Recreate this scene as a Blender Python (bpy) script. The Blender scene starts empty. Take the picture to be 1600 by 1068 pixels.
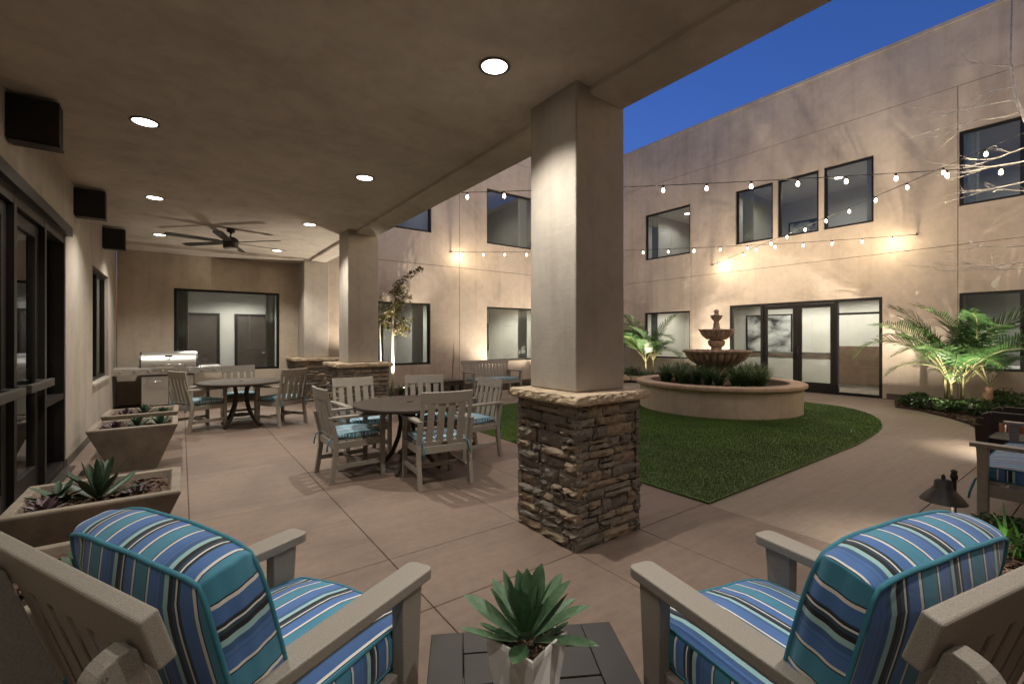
import bpy, bmesh, math, random
import numpy as np
from mathutils import Vector, Matrix
R = math.radians
rng = random.Random(7)
SC = bpy.context.scene
COL = SC.collection

# ------------------------------------------------------------------ camera, sky, exposure
CAM_H = 1.45
cam_d = bpy.data.cameras.new('camera')
cam = bpy.data.objects.new('camera', cam_d); COL.objects.link(cam)
cam.location = (0, 0, CAM_H)
cam.rotation_euler = (R(90), 0, R(-36.0))
cam_d.sensor_width = 36.0
cam_d.lens = 711.0 / 1600.0 * 36.0
cam_d.shift_y = -(534 - 527) / 1600.0
cam_d.clip_start = 0.05
cam_d.clip_end = 2000
SC.camera = cam

world = bpy.data.worlds.new('World'); SC.world = world
world.use_nodes = True
wn = world.node_tree.nodes; wl = world.node_tree.links
wn.clear()
w_out = wn.new('ShaderNodeOutputWorld'); w_bg = wn.new('ShaderNodeBackground')
w_sky = wn.new('ShaderNodeTexSky'); w_sky.sky_type = 'NISHITA'
w_sky.sun_disc = False
w_sky.sun_elevation = R(-0.7); w_sky.sun_rotation = R(205)
w_sky.altitude = 300; w_sky.air_density = 1.0; w_sky.dust_density = 0.3; w_sky.ozone_density = 4.2
w_bg.inputs['Strength'].default_value = SKY_STRENGTH = 0.98
wl.new(w_sky.outputs[0], w_bg.inputs['Color']); wl.new(w_bg.outputs[0], w_out.inputs['Surface'])

vs = SC.view_settings
SC.display_settings.display_device = 'sRGB'
vs.view_transform = 'Standard'; vs.look = 'None'; vs.exposure = 0.3; vs.gamma = 1.0
vs.use_curve_mapping = False
cy = SC.cycles
cy.use_denoising = True
cy.max_bounces = 8; cy.diffuse_bounces = 4; cy.glossy_bounces = 4
cy.transmission_bounces = 6; cy.transparent_max_bounces = 14
cy.caustics_reflective = False; cy.caustics_refractive = False
cy.sample_clamp_indirect = 4.0
cy.use_light_tree = True
CAN_W = 178.0      # watts of one ceiling downlight
UP_W = 240.0       # watts of one landscape spotlight
BULB_E = 26.0      # emission of a string bulb's glass
BULB_W = 10.0      # watts of a string bulb

# ------------------------------------------------------------------ materials
def lin(r, g, b):
    f = lambda c: (c / 255) / 12.92 if c / 255 <= 0.04045 else ((c / 255 + 0.055) / 1.055) ** 2.4
    return (f(r), f(g), f(b), 1)
MATS = {}
class NT:
    def __init__(s, name):
        s.m = bpy.data.materials.new(name); s.m.use_nodes = True
        s.n = s.m.node_tree.nodes; s.l = s.m.node_tree.links
        s.b = s.n['Principled BSDF']; s.o = s.n['Material Output']
    def new(s, t, **kw):
        n = s.n.new(t)
        for k, v in kw.items(): setattr(n, k, v)
        return n
    def link(s, a, b): s.l.new(a, b)
    def coord(s, kind='Object', scale=(1, 1, 1)):
        tc = s.new('ShaderNodeTexCoord'); mp = s.new('ShaderNodeMapping')
        mp.inputs['Scale'].default_value = scale
        s.link(tc.outputs[kind], mp.inputs['Vector']); return mp.outputs[0]
    def noise(s, vec, scale, detail=5, rough=0.55, dist=0.0):
        n = s.new('ShaderNodeTexNoise'); n.inputs['Scale'].default_value = scale
        n.inputs['Detail'].default_value = detail; n.inputs['Roughness'].default_value = rough
        n.inputs['Distortion'].default_value = dist
        if vec is not None: s.link(vec, n.inputs['Vector'])
        return n.outputs[0]
    def ramp(s, fac, stops, interp='LINEAR'):
        r = s.new('ShaderNodeValToRGB'); cr = r.color_ramp; cr.interpolation = interp
        while len(cr.elements) < len(stops): cr.elements.new(0.5)
        for e, (p, c) in zip(cr.elements, stops):
            e.position = p; e.color = c if len(c) == 4 else (*c, 1)
        s.link(fac, r.inputs[0]); return r.outputs[0]
    def mix(s, fac, a, b, mode='MIX'):
        n = s.new('ShaderNodeMix', data_type='RGBA', blend_type=mode)
        if isinstance(fac, float): n.inputs[0].default_value = fac
        else: s.link(fac, n.inputs[0])
        for i, v in ((6, a), (7, b)):
            if isinstance(v, tuple): n.inputs[i].default_value = v if len(v) == 4 else (*v, 1)
            else: s.link(v, n.inputs[i])
        return n.outputs[2]
    def bump(s, h, strength, dist, prev=None):
        n = s.new('ShaderNodeBump'); n.inputs['Strength'].default_value = strength
        n.inputs['Distance'].default_value = dist; s.link(h, n.inputs['Height'])
        if prev is not None: s.link(prev, n.inputs['Normal'])
        return n.outputs[0]
def P(c, f): return tuple(min(1, x * f) for x in c[:3]) + (1,)

def mat_stucco(name, col, var=0.18, scale=1.0, kind='Object'):
    t = NT(name); v = t.coord(kind)
    big = t.noise(v, 0.8 * scale, 6, 0.62, 0.6)
    mid = t.noise(v, 5 * scale, 6, 0.6, 0.8)
    vs_ = t.coord(kind, (1.2, 1.2, 6)); sw = t.noise(vs_, 3.0 * scale, 5, 0.6, 1.5)
    c = t.ramp(big, [(0.3, P(col, 1 - var)), (0.5, col), (0.72, P(col, 1 + var * 0.6))])
    c2 = t.ramp(mid, [(0.3, (0.83, 0.83, 0.84)), (0.6, (1, 1, 1)), (0.75, (1.0, 0.97, 0.93))])
    c = t.mix(0.7, c, c2, 'MULTIPLY')
    stv = t.coord(kind, (2.2, 2.2, 0.16)); stn = t.noise(stv, 1.6 * scale, 5, 0.6, 0.3)
    c = t.mix(0.55, c, t.ramp(stn, [(0.32, (0.80, 0.76, 0.72)), (0.5, (1, 1, 1)), (0.72, (1, 1, 1)), (0.8, (1.0, 0.99, 0.97))]), 'MULTIPLY')
    t.link(c, t.b.inputs['Base Color'])
    fine = t.noise(v, 160 * scale, 3, 0.6)
    n1 = t.bump(fine, 0.3, 0.004); n2 = t.bump(sw, 0.10, 0.015, n1)
    t.link(n2, t.b.inputs['Normal'])
    t.b.inputs['Roughness'].default_value = 0.85
    return t.m
def mat_plain(name, col, rough=0.5, metal=0.0, var=0.1, nscale=12, bump=0.0, bscale=80, bdist=0.002, spec=None, kind='Object', vec=(1, 1, 1)):
    t = NT(name); v = t.coord(kind, vec)
    n = t.noise(v, nscale, 5, 0.6)
    t.link(t.ramp(n, [(0.3, P(col, 1 - var)), (0.7, P(col, 1 + var))]), t.b.inputs['Base Color'])
    t.b.inputs['Roughness'].default_value = rough; t.b.inputs['Metallic'].default_value = metal
    if spec is not None: t.b.inputs['Specular IOR Level'].default_value = spec
    if bump:
        t.link(t.bump(t.noise(v, bscale, 4, 0.6), bump, bdist), t.b.inputs['Normal'])
    return t.m
def mat_emit(name, col, strength):
    t = NT(name); t.b.inputs['Base Color'].default_value = (*col[:3], 1)
    t.b.inputs['Emission Color'].default_value = (*col[:3], 1)
    t.b.inputs['Emission Strength'].default_value = strength
    n = t.noise(t.coord(), 3.0); t.link(t.ramp(n, [(0, P(col, 0.97)), (1, col)]), t.b.inputs['Base Color'])
    return t.m
def mat_leaf(name, a, b, rough=0.5, transl=0.25, nscale=6):
    t = NT(name)
    oi = t.new('ShaderNodeObjectInfo'); n = t.noise(t.coord(), nscale, 3)
    add = t.new('ShaderNodeMath', operation='MULTIPLY_ADD'); t.link(oi.outputs['Random'], add.inputs[0])
    add.inputs[1].default_value = 0.3; t.link(n, add.inputs[2])
    c = t.ramp(add.outputs[0], [(0.35, a), (0.85, b)])
    t.link(c, t.b.inputs['Base Color']); t.b.inputs['Roughness'].default_value = rough
    tr = t.new('ShaderNodeBsdfTranslucent'); t.link(c, tr.inputs['Color'])
    mx = t.new('ShaderNodeMixShader'); mx.inputs[0].default_value = transl
    t.link(t.b.outputs[0], mx.inputs[1]); t.link(tr.outputs[0], mx.inputs[2]); t.link(mx.outputs[0], t.o.inputs['Surface'])
    return t.m
def mat_glass(name, tint=(0.95, 0.97, 0.96), base=0.0):
    t = NT(name)
    tr = t.new('ShaderNodeBsdfTransparent'); tr.inputs['Color'].default_value = (*tint, 1)
    gl = t.new('ShaderNodeBsdfGlossy'); gl.inputs['Roughness'].default_value = 0.0
    n = t.noise(t.coord(), 0.7, 1); gl.inputs['Color'].default_value = (0.9, 0.95, 1, 1)
    t.link(t.bump(n, 0.02, 0.01), gl.inputs['Normal'])
    fr = t.new('ShaderNodeFresnel'); fr.inputs['IOR'].default_value = 1.5
    ad = t.new('ShaderNodeMath', operation='ADD', use_clamp=True); t.link(fr.outputs[0], ad.inputs[0]); ad.inputs[1].default_value = base
    mx = t.new('ShaderNodeMixShader'); t.link(ad.outputs[0], mx.inputs[0])
    t.link(tr.outputs[0], mx.inputs[1]); t.link(gl.outputs[0], mx.inputs[2]); t.link(mx.outputs[0], t.o.inputs['Surface'])
    return t.m

TEAL = (0.052, 0.238, 0.365); BLUE = (0.065, 0.165, 0.42); SLATE = (0.045, 0.115, 0.28)
PALE = (0.31, 0.53, 0.56); WHITE = (0.70, 0.70, 0.68); BLACK = (0.008, 0.01, 0.016); NAVY = (0.018, 0.055, 0.09)
STRIPES = [(0, TEAL), (.24, BLACK), (.256, WHITE), (.288, BLUE), (.42, SLATE), (.432, BLUE), (.48, SLATE), (.55, PALE), (.615, BLACK), (.675, NAVY),
           (.715, WHITE), (.742, BLACK), (.765, NAVY), (.785, BLUE), (.945, WHITE), (.982, BLACK)]
LIGHT_STRIPES = [(0, (.16, .36, .42)), (.22, WHITE), (.27, BLUE), (.36, PALE), (.52, (.20, .34, .46)), (.62, WHITE), (.67, NAVY), (.71, PALE), (.82, BLUE), (.94, WHITE)]
def mat_stripe(name, axis, period=0.25, off=0.0, stripes=STRIPES):
    t = NT(name); tc = t.new('ShaderNodeTexCoord'); sp = t.new('ShaderNodeSeparateXYZ')
    t.link(tc.outputs['Object'], sp.inputs[0])
    m1 = t.new('ShaderNodeMath', operation='MULTIPLY_ADD'); t.link(sp.outputs[axis], m1.inputs[0])
    m1.inputs[1].default_value = 1 / period; m1.inputs[2].default_value = off + 20
    m2 = t.new('ShaderNodeMath', operation='FRACT'); t.link(m1.outputs[0], m2.inputs[0])
    c = t.ramp(m2.outputs[0], stripes, 'CONSTANT')
    v = t.coord()
    wear = t.ramp(t.noise(v, 9, 4), [(0.3, (0.86, 0.86, 0.86)), (0.7, (1, 1, 1))])
    t.link(t.mix(1.0, c, wear, 'MULTIPLY'), t.b.inputs['Base Color'])
    t.b.inputs['Roughness'].default_value = 0.85; t.b.inputs['Sheen Weight'].default_value = 0.15
    wr = t.noise(v, 10, 3, 0.5, 0.8); we = t.noise(v, 500, 2)
    b1 = t.bump(wr, 0.25, 0.012); t.link(t.bump(we, 0.12, 0.001, b1), t.b.inputs['Normal'])
    return t.m

STUCCO = (0.50, 0.43, 0.345, 1)
M = MATS
M['stucco'] = mat_stucco('stucco_tan', STUCCO, 0.20)
M['stucco_grey'] = mat_stucco('stucco_grey_tan', (0.44, 0.405, 0.355, 1), 0.16)
M['ceiling'] = mat_stucco('stucco_ceiling', (0.60, 0.555, 0.485, 1), 0.2)
M['joint'] = mat_plain('joint_dark', (0.10, 0.08, 0.06), 0.9)
M['black_metal'] = mat_plain('black_bronze_metal', (0.012, 0.011, 0.010), 0.42, 0.3, 0.15, 20)
M['dark_box'] = mat_plain('matt_black_box', (0.006, 0.006, 0.006), 0.6, 0.0, 0.2, 10)
M['glass'] = mat_glass('window_glass')
M['lumber'] = mat_plain('greige_lumber', (0.265, 0.24, 0.205), 0.55, 0, 0.10, 30, 0.35, 260, 0.001)
M['lumber_fg'] = mat_plain('greige_lumber_fine', (0.25, 0.232, 0.205), 0.55, 0, 0.30, 330, 0.6, 420, 0.0012)
M['table_dark'] = mat_plain('dark_brown_tabletop', (0.055, 0.043, 0.035), 0.62, 0.0, 0.2, 25, 0.5, 120, 0.0015, spec=0.2)
M['side_table'] = mat_plain('charcoal_lumber', (0.019, 0.018, 0.017), 0.55, 0, 0.12, 60, 0.3, 300, 0.0008)
M['stripe_x'] = mat_stripe('stripe_across', 0, 0.22, 0.68)
M['stripe_y'] = mat_stripe('stripe_along', 1, 0.22, 0.1)
M['stripe_z'] = mat_stripe('stripe_up', 2, 0.24, 0.30)
M['stripe_small'] = mat_stripe('stripe_small', 0, 0.17, 0.3, LIGHT_STRIPES)
M['stripe_small_y'] = mat_stripe('stripe_small_side', 1, 0.17, 0.62, LIGHT_STRIPES)
M['piping'] = mat_plain('teal_piping', (0.035, 0.185, 0.265), 0.8, 0, 0.1, 60, 0.2, 300)
M['concrete_planter'] = mat_stucco('planter_concrete', (0.23, 0.195, 0.155, 1), 0.34, 4.0)
M['capstone'] = mat_plain('limestone_cap', (0.50, 0.40, 0.285), 0.8, 0, 0.28, 9, 0.9, 35, 0.02)
M['mortar'] = mat_plain('stone_core', (0.035, 0.028, 0.022), 0.95, 0, 0.2, 20)
M['steel'] = mat_plain('brushed_steel', (0.74, 0.73, 0.71), 0.36, 0.9, 0.05, 6, 0.05, 300, 0.0005, vec=(1, 1, 40))
M['steel_dark'] = mat_plain('dark_steel', (0.13, 0.125, 0.12), 0.38, 0.8, 0.1, 6)
M['chrome'] = mat_plain('chrome', (0.75, 0.74, 0.72), 0.12, 1.0, 0.03)
M['soil'] = mat_plain('mulch_soil', (0.045, 0.028, 0.018), 0.95, 0, 0.5, 40, 1.0, 60, 0.03)
M['chip'] = mat_plain('mulch_chip', (0.10, 0.062, 0.040), 0.9, 0, 0.4, 30)
M['terracotta'] = mat_plain('terracotta', (0.36, 0.15, 0.075), 0.8, 0, 0.18, 15, 0.3, 90)
M['fountain'] = mat_plain('cast_stone_rust', (0.34, 0.245, 0.175), 0.78, 0, 0.42, 7, 0.6, 45, 0.008)
M['basin'] = mat_stucco('basin_stucco', (0.52, 0.44, 0.34, 1), 0.14, 1.5)
M['basin_rim'] = mat_stucco('basin_rim_cast', (0.46, 0.34, 0.24, 1), 0.2, 3)
M['white_pot'] = mat_plain('white_ceramic', (0.84, 0.83, 0.81), 0.25, 0, 0.03, 8)
M['bark_pale'] = mat_plain('pale_bark', (0.52, 0.47, 0.38), 0.85, 0, 0.35, 14, 0.6, 40, 0.01, vec=(1, 1, 0.3))
M['bark_grey'] = mat_plain('grey_branch_bark', (0.40, 0.39, 0.38), 0.85, 0, 0.3, 20, 0.5, 60, 0.004)
M['palm_stem'] = mat_plain('palm_stem', (0.11, 0.105, 0.04), 0.7, 0, 0.35, 10, 0.4, 30, 0.01, vec=(1, 1, 3))
M['palm_bark'] = mat_plain('palm_bark_brown', (0.33, 0.20, 0.13), 0.85, 0, 0.35, 12, 0.6, 30, 0.01)
M['leaf_palm'] = mat_leaf('palm_leaf', (0.018, 0.052, 0.016, 1), (0.050, 0.110, 0.026, 1), 0.38, 0.3)
M['leaf_shrub'] = mat_leaf('shrub_leaf', (0.018, 0.045, 0.014, 1), (0.055, 0.10, 0.028, 1))
M['leaf_strap'] = mat_leaf('strap_leaf', (0.030, 0.075, 0.020, 1), (0.10, 0.175, 0.055, 1), 0.4, 0.2)
M['leaf_autumn'] = mat_leaf('autumn_leaf', (0.035, 0.055, 0.018, 1), (0.15, 0.125, 0.035, 1), 0.5, 0.25, 4)
M['leaf_agave'] = mat_leaf('agave_leaf', (0.040, 0.105, 0.050, 1), (0.125, 0.22, 0.12, 1), 0.5, 0.08, 9)
M['leaf_dark'] = mat_leaf('dark_agave_leaf', (0.022, 0.050, 0.030, 1), (0.060, 0.105, 0.06, 1), 0.5, 0.05)
M['leaf_purple'] = mat_leaf('purple_succulent_leaf', (0.045, 0.025, 0.035, 1), (0.15, 0.10, 0.12, 1), 0.5, 0.05)
M['leaf_bright'] = mat_leaf('bright_leaf', (0.06, 0.22, 0.03, 1), (0.13, 0.38, 0.06, 1), 0.4, 0.3)
M['grass'] = mat_leaf('turf_blade', (0.045, 0.10, 0.013, 1), (0.10, 0.19, 0.026, 1), 0.6, 0.2, 1.6)
M['pebble'] = mat_plain('brown_pebble', (0.13, 0.085, 0.055), 0.35, 0, 0.5, 22)
M['bulb'] = mat_emit('warm_bulb', (1.0, 0.78, 0.50), BULB_E)
M['can_lens'] = mat_emit('downlight_lens', (1.0, 0.90, 0.76), 9.0)
M['spot_lens'] = mat_emit('spotlight_lens', (1.0, 0.90, 0.72), 14.0)
M['room_lens'] = mat_emit('room_light_lens', (1.0, 0.95, 0.86), 5.0)
M['exit_green'] = mat_emit('exit_sign_green', (0.05, 0.85, 0.42), 2.0)
M['paint_white'] = mat_plain('white_paint', (0.72, 0.71, 0.68), 0.6, 0, 0.03, 4)
M['room_wall'] = mat_plain('room_wall_offwhite', (0.60, 0.585, 0.53), 0.8, 0, 0.04, 3)
M['room_grey'] = mat_plain('room_wall_grey', (0.42, 0.42, 0.40), 0.8, 0, 0.05, 3)
M['room_floor'] = mat_plain('room_floor_carpet', (0.20, 0.165, 0.13), 0.9, 0, 0.15, 30)
M['wood_dark'] = mat_plain('dark_door_wood', (0.045, 0.036, 0.03), 0.5, 0, 0.2, 6, vec=(6, 6, 0.5))
M['wood_rail'] = mat_plain('chair_rail_wood', (0.17, 0.115, 0.075), 0.5, 0, 0.2, 6)
M['curtain'] = mat_plain('pale_curtain', (0.42, 0.45, 0.43), 0.9, 0, 0.1, 20)
M['blind'] = mat_plain('blind_white', (0.62, 0.62, 0.60), 0.7, 0, 0.05, 5)
M['sofa_white'] = mat_plain('white_linen', (0.70, 0.70, 0.68), 0.9, 0, 0.05, 8, 0.2, 60)
M['boulder'] = mat_plain('boulder_stone', (0.30, 0.23, 0.16), 0.9, 0, 0.3, 6, 0.8, 20, 0.03)
M['fan'] = mat_plain('fan_bronze', (0.040, 0.032, 0.027), 0.4, 0.3, 0.1, 20)
M['bronze'] = mat_plain('aged_bronze', (0.028, 0.025, 0.022), 0.5, 0.5, 0.3, 20, 0.3, 60)
M['resin'] = mat_plain('dark_resin', (0.030, 0.024, 0.020), 0.5, 0, 0.2, 40, 0.3, 100)
M['cable'] = mat_plain('black_cable', (0.01, 0.01, 0.01), 0.6)

def mat_slab(name, col, var):
    t = NT(name); v = t.coord('Generated'); g = t.new('ShaderNodeNewGeometry')
    a = t.noise(g.outputs['Position'], 0.9, 7, 0.65, 0.4); b = t.noise(g.outputs['Position'], 14, 5, 0.7, 0.3)
    mp = t.new('ShaderNodeMapping'); mp.inputs['Scale'].default_value = (0.35, 5, 1); t.link(g.outputs['Position'], mp.inputs[0])
    st = t.noise(mp.outputs[0], 2.2, 6, 0.65, 0.6)
    oi = t.new('ShaderNodeObjectInfo')
    c = t.ramp(a, [(0.28, P(col, 1 - var)), (0.5, col), (0.75, P(col, 1 + var * 0.7))])
    c = t.mix(0.8, c, t.ramp(b, [(0.3, (0.82, 0.82, 0.82)), (0.6, (1, 1, 1)), (0.8, (1.0, 0.98, 0.95))]), 'MULTIPLY')
    c = t.mix(0.7, c, t.ramp(st, [(0.32, (0.80, 0.79, 0.79)), (0.55, (1, 1, 1))]), 'MULTIPLY')
    c = t.mix(1.0, c, t.ramp(oi.outputs['Random'], [(0, (0.92, 0.91, 0.91)), (1, (1, 1, 1))]), 'MULTIPLY')
    sp = t.noise(g.outputs['Position'], 220, 2, 0.5)
    c = t.mix(0.5, c, t.ramp(sp, [(0.35, (0.7, 0.68, 0.68)), (0.55, (1, 1, 1)), (0.72, (1, 1, 1))]), 'MULTIPLY')
    t.link(c, t.b.inputs['Base Color'])
    t.link(t.ramp(a, [(0.3, (0.62,) * 3), (0.7, (0.78,) * 3)]), t.b.inputs['Roughness'])
    t.link(t.bump(sp, 0.25, 0.003), t.b.inputs['Normal'])
    return t.m
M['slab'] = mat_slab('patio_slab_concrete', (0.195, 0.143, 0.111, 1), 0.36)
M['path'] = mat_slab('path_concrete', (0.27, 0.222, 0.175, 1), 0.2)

def mat_stone():
    t = NT('ledge_stone'); oi = t.new('ShaderNodeObjectInfo'); v = t.coord()
    c = t.ramp(oi.outputs['Random'], [(0.0, (0.16, 0.138, 0.115)), (0.2, (0.25, 0.21, 0.168)), (0.4, (0.19, 0.167, 0.142)),
                                      (0.58, (0.29, 0.225, 0.155)), (0.75, (0.20, 0.172, 0.143)), (0.9, (0.25, 0.195, 0.145)), (1, (0.36, 0.285, 0.20))], 'CONSTANT')
    n = t.noise(v, 26, 7, 0.68, 0.6); n2 = t.noise(v, 95, 5, 0.7)
    c = t.mix(1.0, c, t.ramp(n, [(0.28, (0.48, 0.46, 0.45)), (0.55, (1, 1, 1)), (0.75, (1.0, 0.96, 0.88))]), 'MULTIPLY')
    c = t.mix(0.7, c, t.ramp(n2, [(0.3, (0.62, 0.62, 0.62)), (0.6, (1, 1, 1))]), 'MULTIPLY')
    t.link(c, t.b.inputs['Base Color']); t.b.inputs['Roughness'].default_value = 0.82
    b = t.bump(n, 0.9, 0.012); t.link(t.bump(n2, 0.6, 0.004, b), t.b.inputs['Normal'])
    return t.m
M['stone'] = mat_stone()
def mat_picture(name, seed, dark, light):
    t = NT(name); v = t.coord('Object', (1.0, 1.0, 1.6)); n = t.noise(v, 1.6 + seed, 4, 0.5, 0.3)
    t.link(t.ramp(n, [(0.35, dark), (0.5, P((*light, 1), 0.6)), (0.62, light)]), t.b.inputs['Base Color'])
    t.b.inputs['Roughness'].default_value = 0.4; return t.m
M['picture'] = mat_picture('abstract_print', 0.3, (0.03, 0.03, 0.03), (0.6, 0.62, 0.6))

# ------------------------------------------------------------------ mesh helpers
def link(o, parent=None):
    COL.objects.link(o)
    if parent is not None: o.parent = parent
    return o
def thing(name, label, cat, loc=(0, 0, 0), rz=0.0, group=None):
    o = bpy.data.objects.new(name, None); o.empty_display_size = 0.1
    COL.objects.link(o); o.location = loc; o.rotation_euler = (0, 0, rz)
    return tag(o, label, cat, group)
def tag(o, label=None, cat=None, group=None, kind=None):
    if label: o['label'] = label
    if cat: o['category'] = cat
    if group: o['group'] = group
    if kind: o['kind'] = kind
    return o
class MB:
    def __init__(s, tf=None): s.v = []; s.f = []; s.mi = []; s.tf = tf; s.m = 0
    def add(s, vs, fs):
        o = len(s.v)
        for p in vs: s.v.append(tuple(s.tf(*p)) if s.tf else tuple(p))
        for f in fs: s.f.append([o + i for i in f]); s.mi.append(s.m)
        return s
    def box(s, x0, x1, y0, y1, z0, z1):
        vs = [(x0, y0, z0), (x1, y0, z0), (x1, y1, z0), (x0, y1, z0), (x0, y0, z1), (x1, y0, z1), (x1, y1, z1), (x0, y1, z1)]
        return s.add(vs, [(0, 3, 2, 1), (4, 5, 6, 7), (0, 1, 5, 4), (1, 2, 6, 5), (2, 3, 7, 6), (3, 0, 4, 7)])
    def obox(s, c, sx, sy, sz, mat):
        vs = [Vector(c) + mat @ Vector((i * sx / 2, j * sy / 2, k * sz / 2)) for k in (-1, 1) for i, j in ((-1, -1), (1, -1), (1, 1), (-1, 1))]
        return s.add([tuple(v) for v in vs], [(0, 3, 2, 1), (4, 5, 6, 7), (0, 1, 5, 4), (1, 2, 6, 5), (2, 3, 7, 6), (3, 0, 4, 7)])
    def bar(s, p, q, w, t, up=(0, 0, 1)):
        p = Vector(p); q = Vector(q); d = (q - p); L = d.length; d.normalize()
        upv = Vector(up)
        if abs(d.dot(upv)) > 0.98: upv = Vector((0, 1, 0))
        x = d.cross(upv).normalized(); z = x.cross(d).normalized()
        m = Matrix((x, d, z)).transposed()
        return s.obox((p + q) / 2, w, L, t, m)
    def prism(s, poly, f0, f1):
        n = len(poly); vs = [f0(*p) for p in poly] + [f1(*p) for p in poly]
        return s.add(vs, [tuple(range(n - 1, -1, -1)), tuple(range(n, 2 * n))] + [(i, (i + 1) % n, n + (i + 1) % n, n + i) for i in range(n)])
    def prism_z(s, poly, z0, z1): return s.prism(poly, lambda x, y: (x, y, z0), lambda x, y: (x, y, z1))
    def prism_x(s, poly, x0, x1): return s.prism(poly, lambda y, z: (x0, y, z), lambda y, z: (x1, y, z))
    def tube(s, pts, rad, n=8, closed=False):
        pts = [Vector(p) for p in pts]; k = len(pts)
        if not hasattr(rad, '__len__'): rad = [rad] * k
        rings = []; prev = None
        for i, p in enumerate(pts):
            a = pts[i - 1] if (i > 0 or closed) else p
            b = pts[(i + 1) % k] if (i < k - 1 or closed) else p
            d = (b - a)
            d = d.normalized() if d.length > 1e-9 else Vector((0, 0, 1))
            if prev is None:
                u = d.cross(Vector((0, 0, 1)))
                if u.length < 1e-3: u = d.cross(Vector((1, 0, 0)))
            else:
                u = prev - d * prev.dot(d)
                if u.length < 1e-6: u = d.cross(Vector((1, 0, 0)))
            u.normalize(); prev = u; w = d.cross(u)
            rings.append([tuple(p + (u * math.cos(2 * math.pi * j / n) + w * math.sin(2 * math.pi * j / n)) * rad[i]) for j in range(n)])
        fs = []
        for i in range(k if closed else k - 1):
            a = i * n; b = ((i + 1) % k) * n
            for j in range(n): fs.append((a + j, a + (j + 1) % n, b + (j + 1) % n, b + j))
        if not closed: fs += [tuple(range(n - 1, -1, -1)), tuple(range((k - 1) * n, k * n))]
        return s.add([v for r in rings for v in r], fs)
    def lathe(s, prof, n=24, c=(0, 0, 0), mod=None, cap=True):
        k = len(prof); vs = []
        for i, (r, z) in enumerate(prof):
            for j in range(n):
                a = 2 * math.pi * j / n; rr = r * (mod(a, i) if mod else 1)
                vs.append((c[0] + rr * math.cos(a), c[1] + rr * math.sin(a), c[2] + z))
        fs = [(i * n + j, i * n + (j + 1) % n, (i + 1) * n + (j + 1) % n, (i + 1) * n + j) for i in range(k - 1) for j in range(n)]
        if cap: fs += [tuple(range(n - 1, -1, -1)), tuple(range((k - 1) * n, k * n))]
        return s.add(vs, fs)
    def build(s, name, mats, parent=None, smooth=False, bevel=0.0, seg=2, fix=True, auto=None):
        me = bpy.data.meshes.new(name); me.from_pydata(s.v, [], s.f)
        if not isinstance(mats, (list, tuple)): mats = [mats]
        for m in mats: me.materials.append(M[m] if isinstance(m, str) else m)
        if len(mats) > 1: me.polygons.foreach_set('material_index', s.mi)
        if fix:
            bm = bmesh.new(); bm.from_mesh(me); bmesh.ops.recalc_face_normals(bm, faces=bm.faces[:]); bm.to_mesh(me); bm.free()
        if smooth:
            me.polygons.foreach_set('use_smooth', [True] * len(me.polygons))
            if auto is not None:
                try: me.set_sharp_from_angle(angle=R(auto))
                except Exception: pass
        o = link(bpy.data.objects.new(name, me), parent)
        if bevel:
            b = o.modifiers.new('bevel', 'BEVEL'); b.width = bevel; b.segments = seg; b.limit_method = 'ANGLE'; b.angle_limit = R(35)
            b.harden_normals = False
        return o
def copy_tree(o, parent=None):
    c = o.copy(); COL.objects.link(c); c.parent = parent
    for ch in list(o.children): copy_tree(ch, c)
    return c
def lamp(name, kind, loc, power, col, parent=None, size=0.05, spot=None, blend=0.3, aim=None):
    d = bpy.data.lights.new(name, kind); d.energy = power; d.color = col
    d.shadow_soft_size = size
    if kind == 'SPOT': d.spot_size = spot; d.spot_blend = blend
    o = link(bpy.data.objects.new(name, d), parent); o.location = loc
    if aim is not None:
        o.rotation_euler = (Vector(aim) - Vector(loc)).to_track_quat('-Z', 'Y').to_euler()
    return o
WARM = (1.0, 0.86, 0.70)
CANCOL = (1.0, 0.92, 0.81)

# ------------------------------------------------------------------ ground, patio, path, lawn
XL, XR, YM, YE, YS = -1.04, 13.5, 11.4, 11.9, -3.5     # wall planes
CEIL = 3.27
g = MB(); g.add([(-600, -600, -0.12), (600, -600, -0.12), (600, 600, -0.12), (-600, 600, -0.12)], [(0, 1, 2, 3)])
tag(g.build('ground', 'soil', fix=False), kind='structure')

pb = MB(); pb.box(XL, 3.70, YS, YE, -0.11, -0.012)
patio = tag(pb.build('patio', 'joint'), kind='structure')
xs = [XL, 0.05, 1.10, 2.15, 2.81, 3.70]
ys = [YS, -2.25, -0.75, 0.73, 2.23, 2.88, 4.36, 5.90, 7.45, 8.95, 10.45, YE]
for i in range(len(xs) - 1):
    for j in range(len(ys) - 1):
        x0, x1, y0, y1 = xs[i], xs[i + 1], ys[j], ys[j + 1]
        b = MB(); e = 0.0026
        b.box(x0 + e, x1 - e, y0 + e, y1 - e, -0.06, 0.0)
        b.build('slab', 'slab', patio, bevel=0.003, seg=1)

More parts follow.
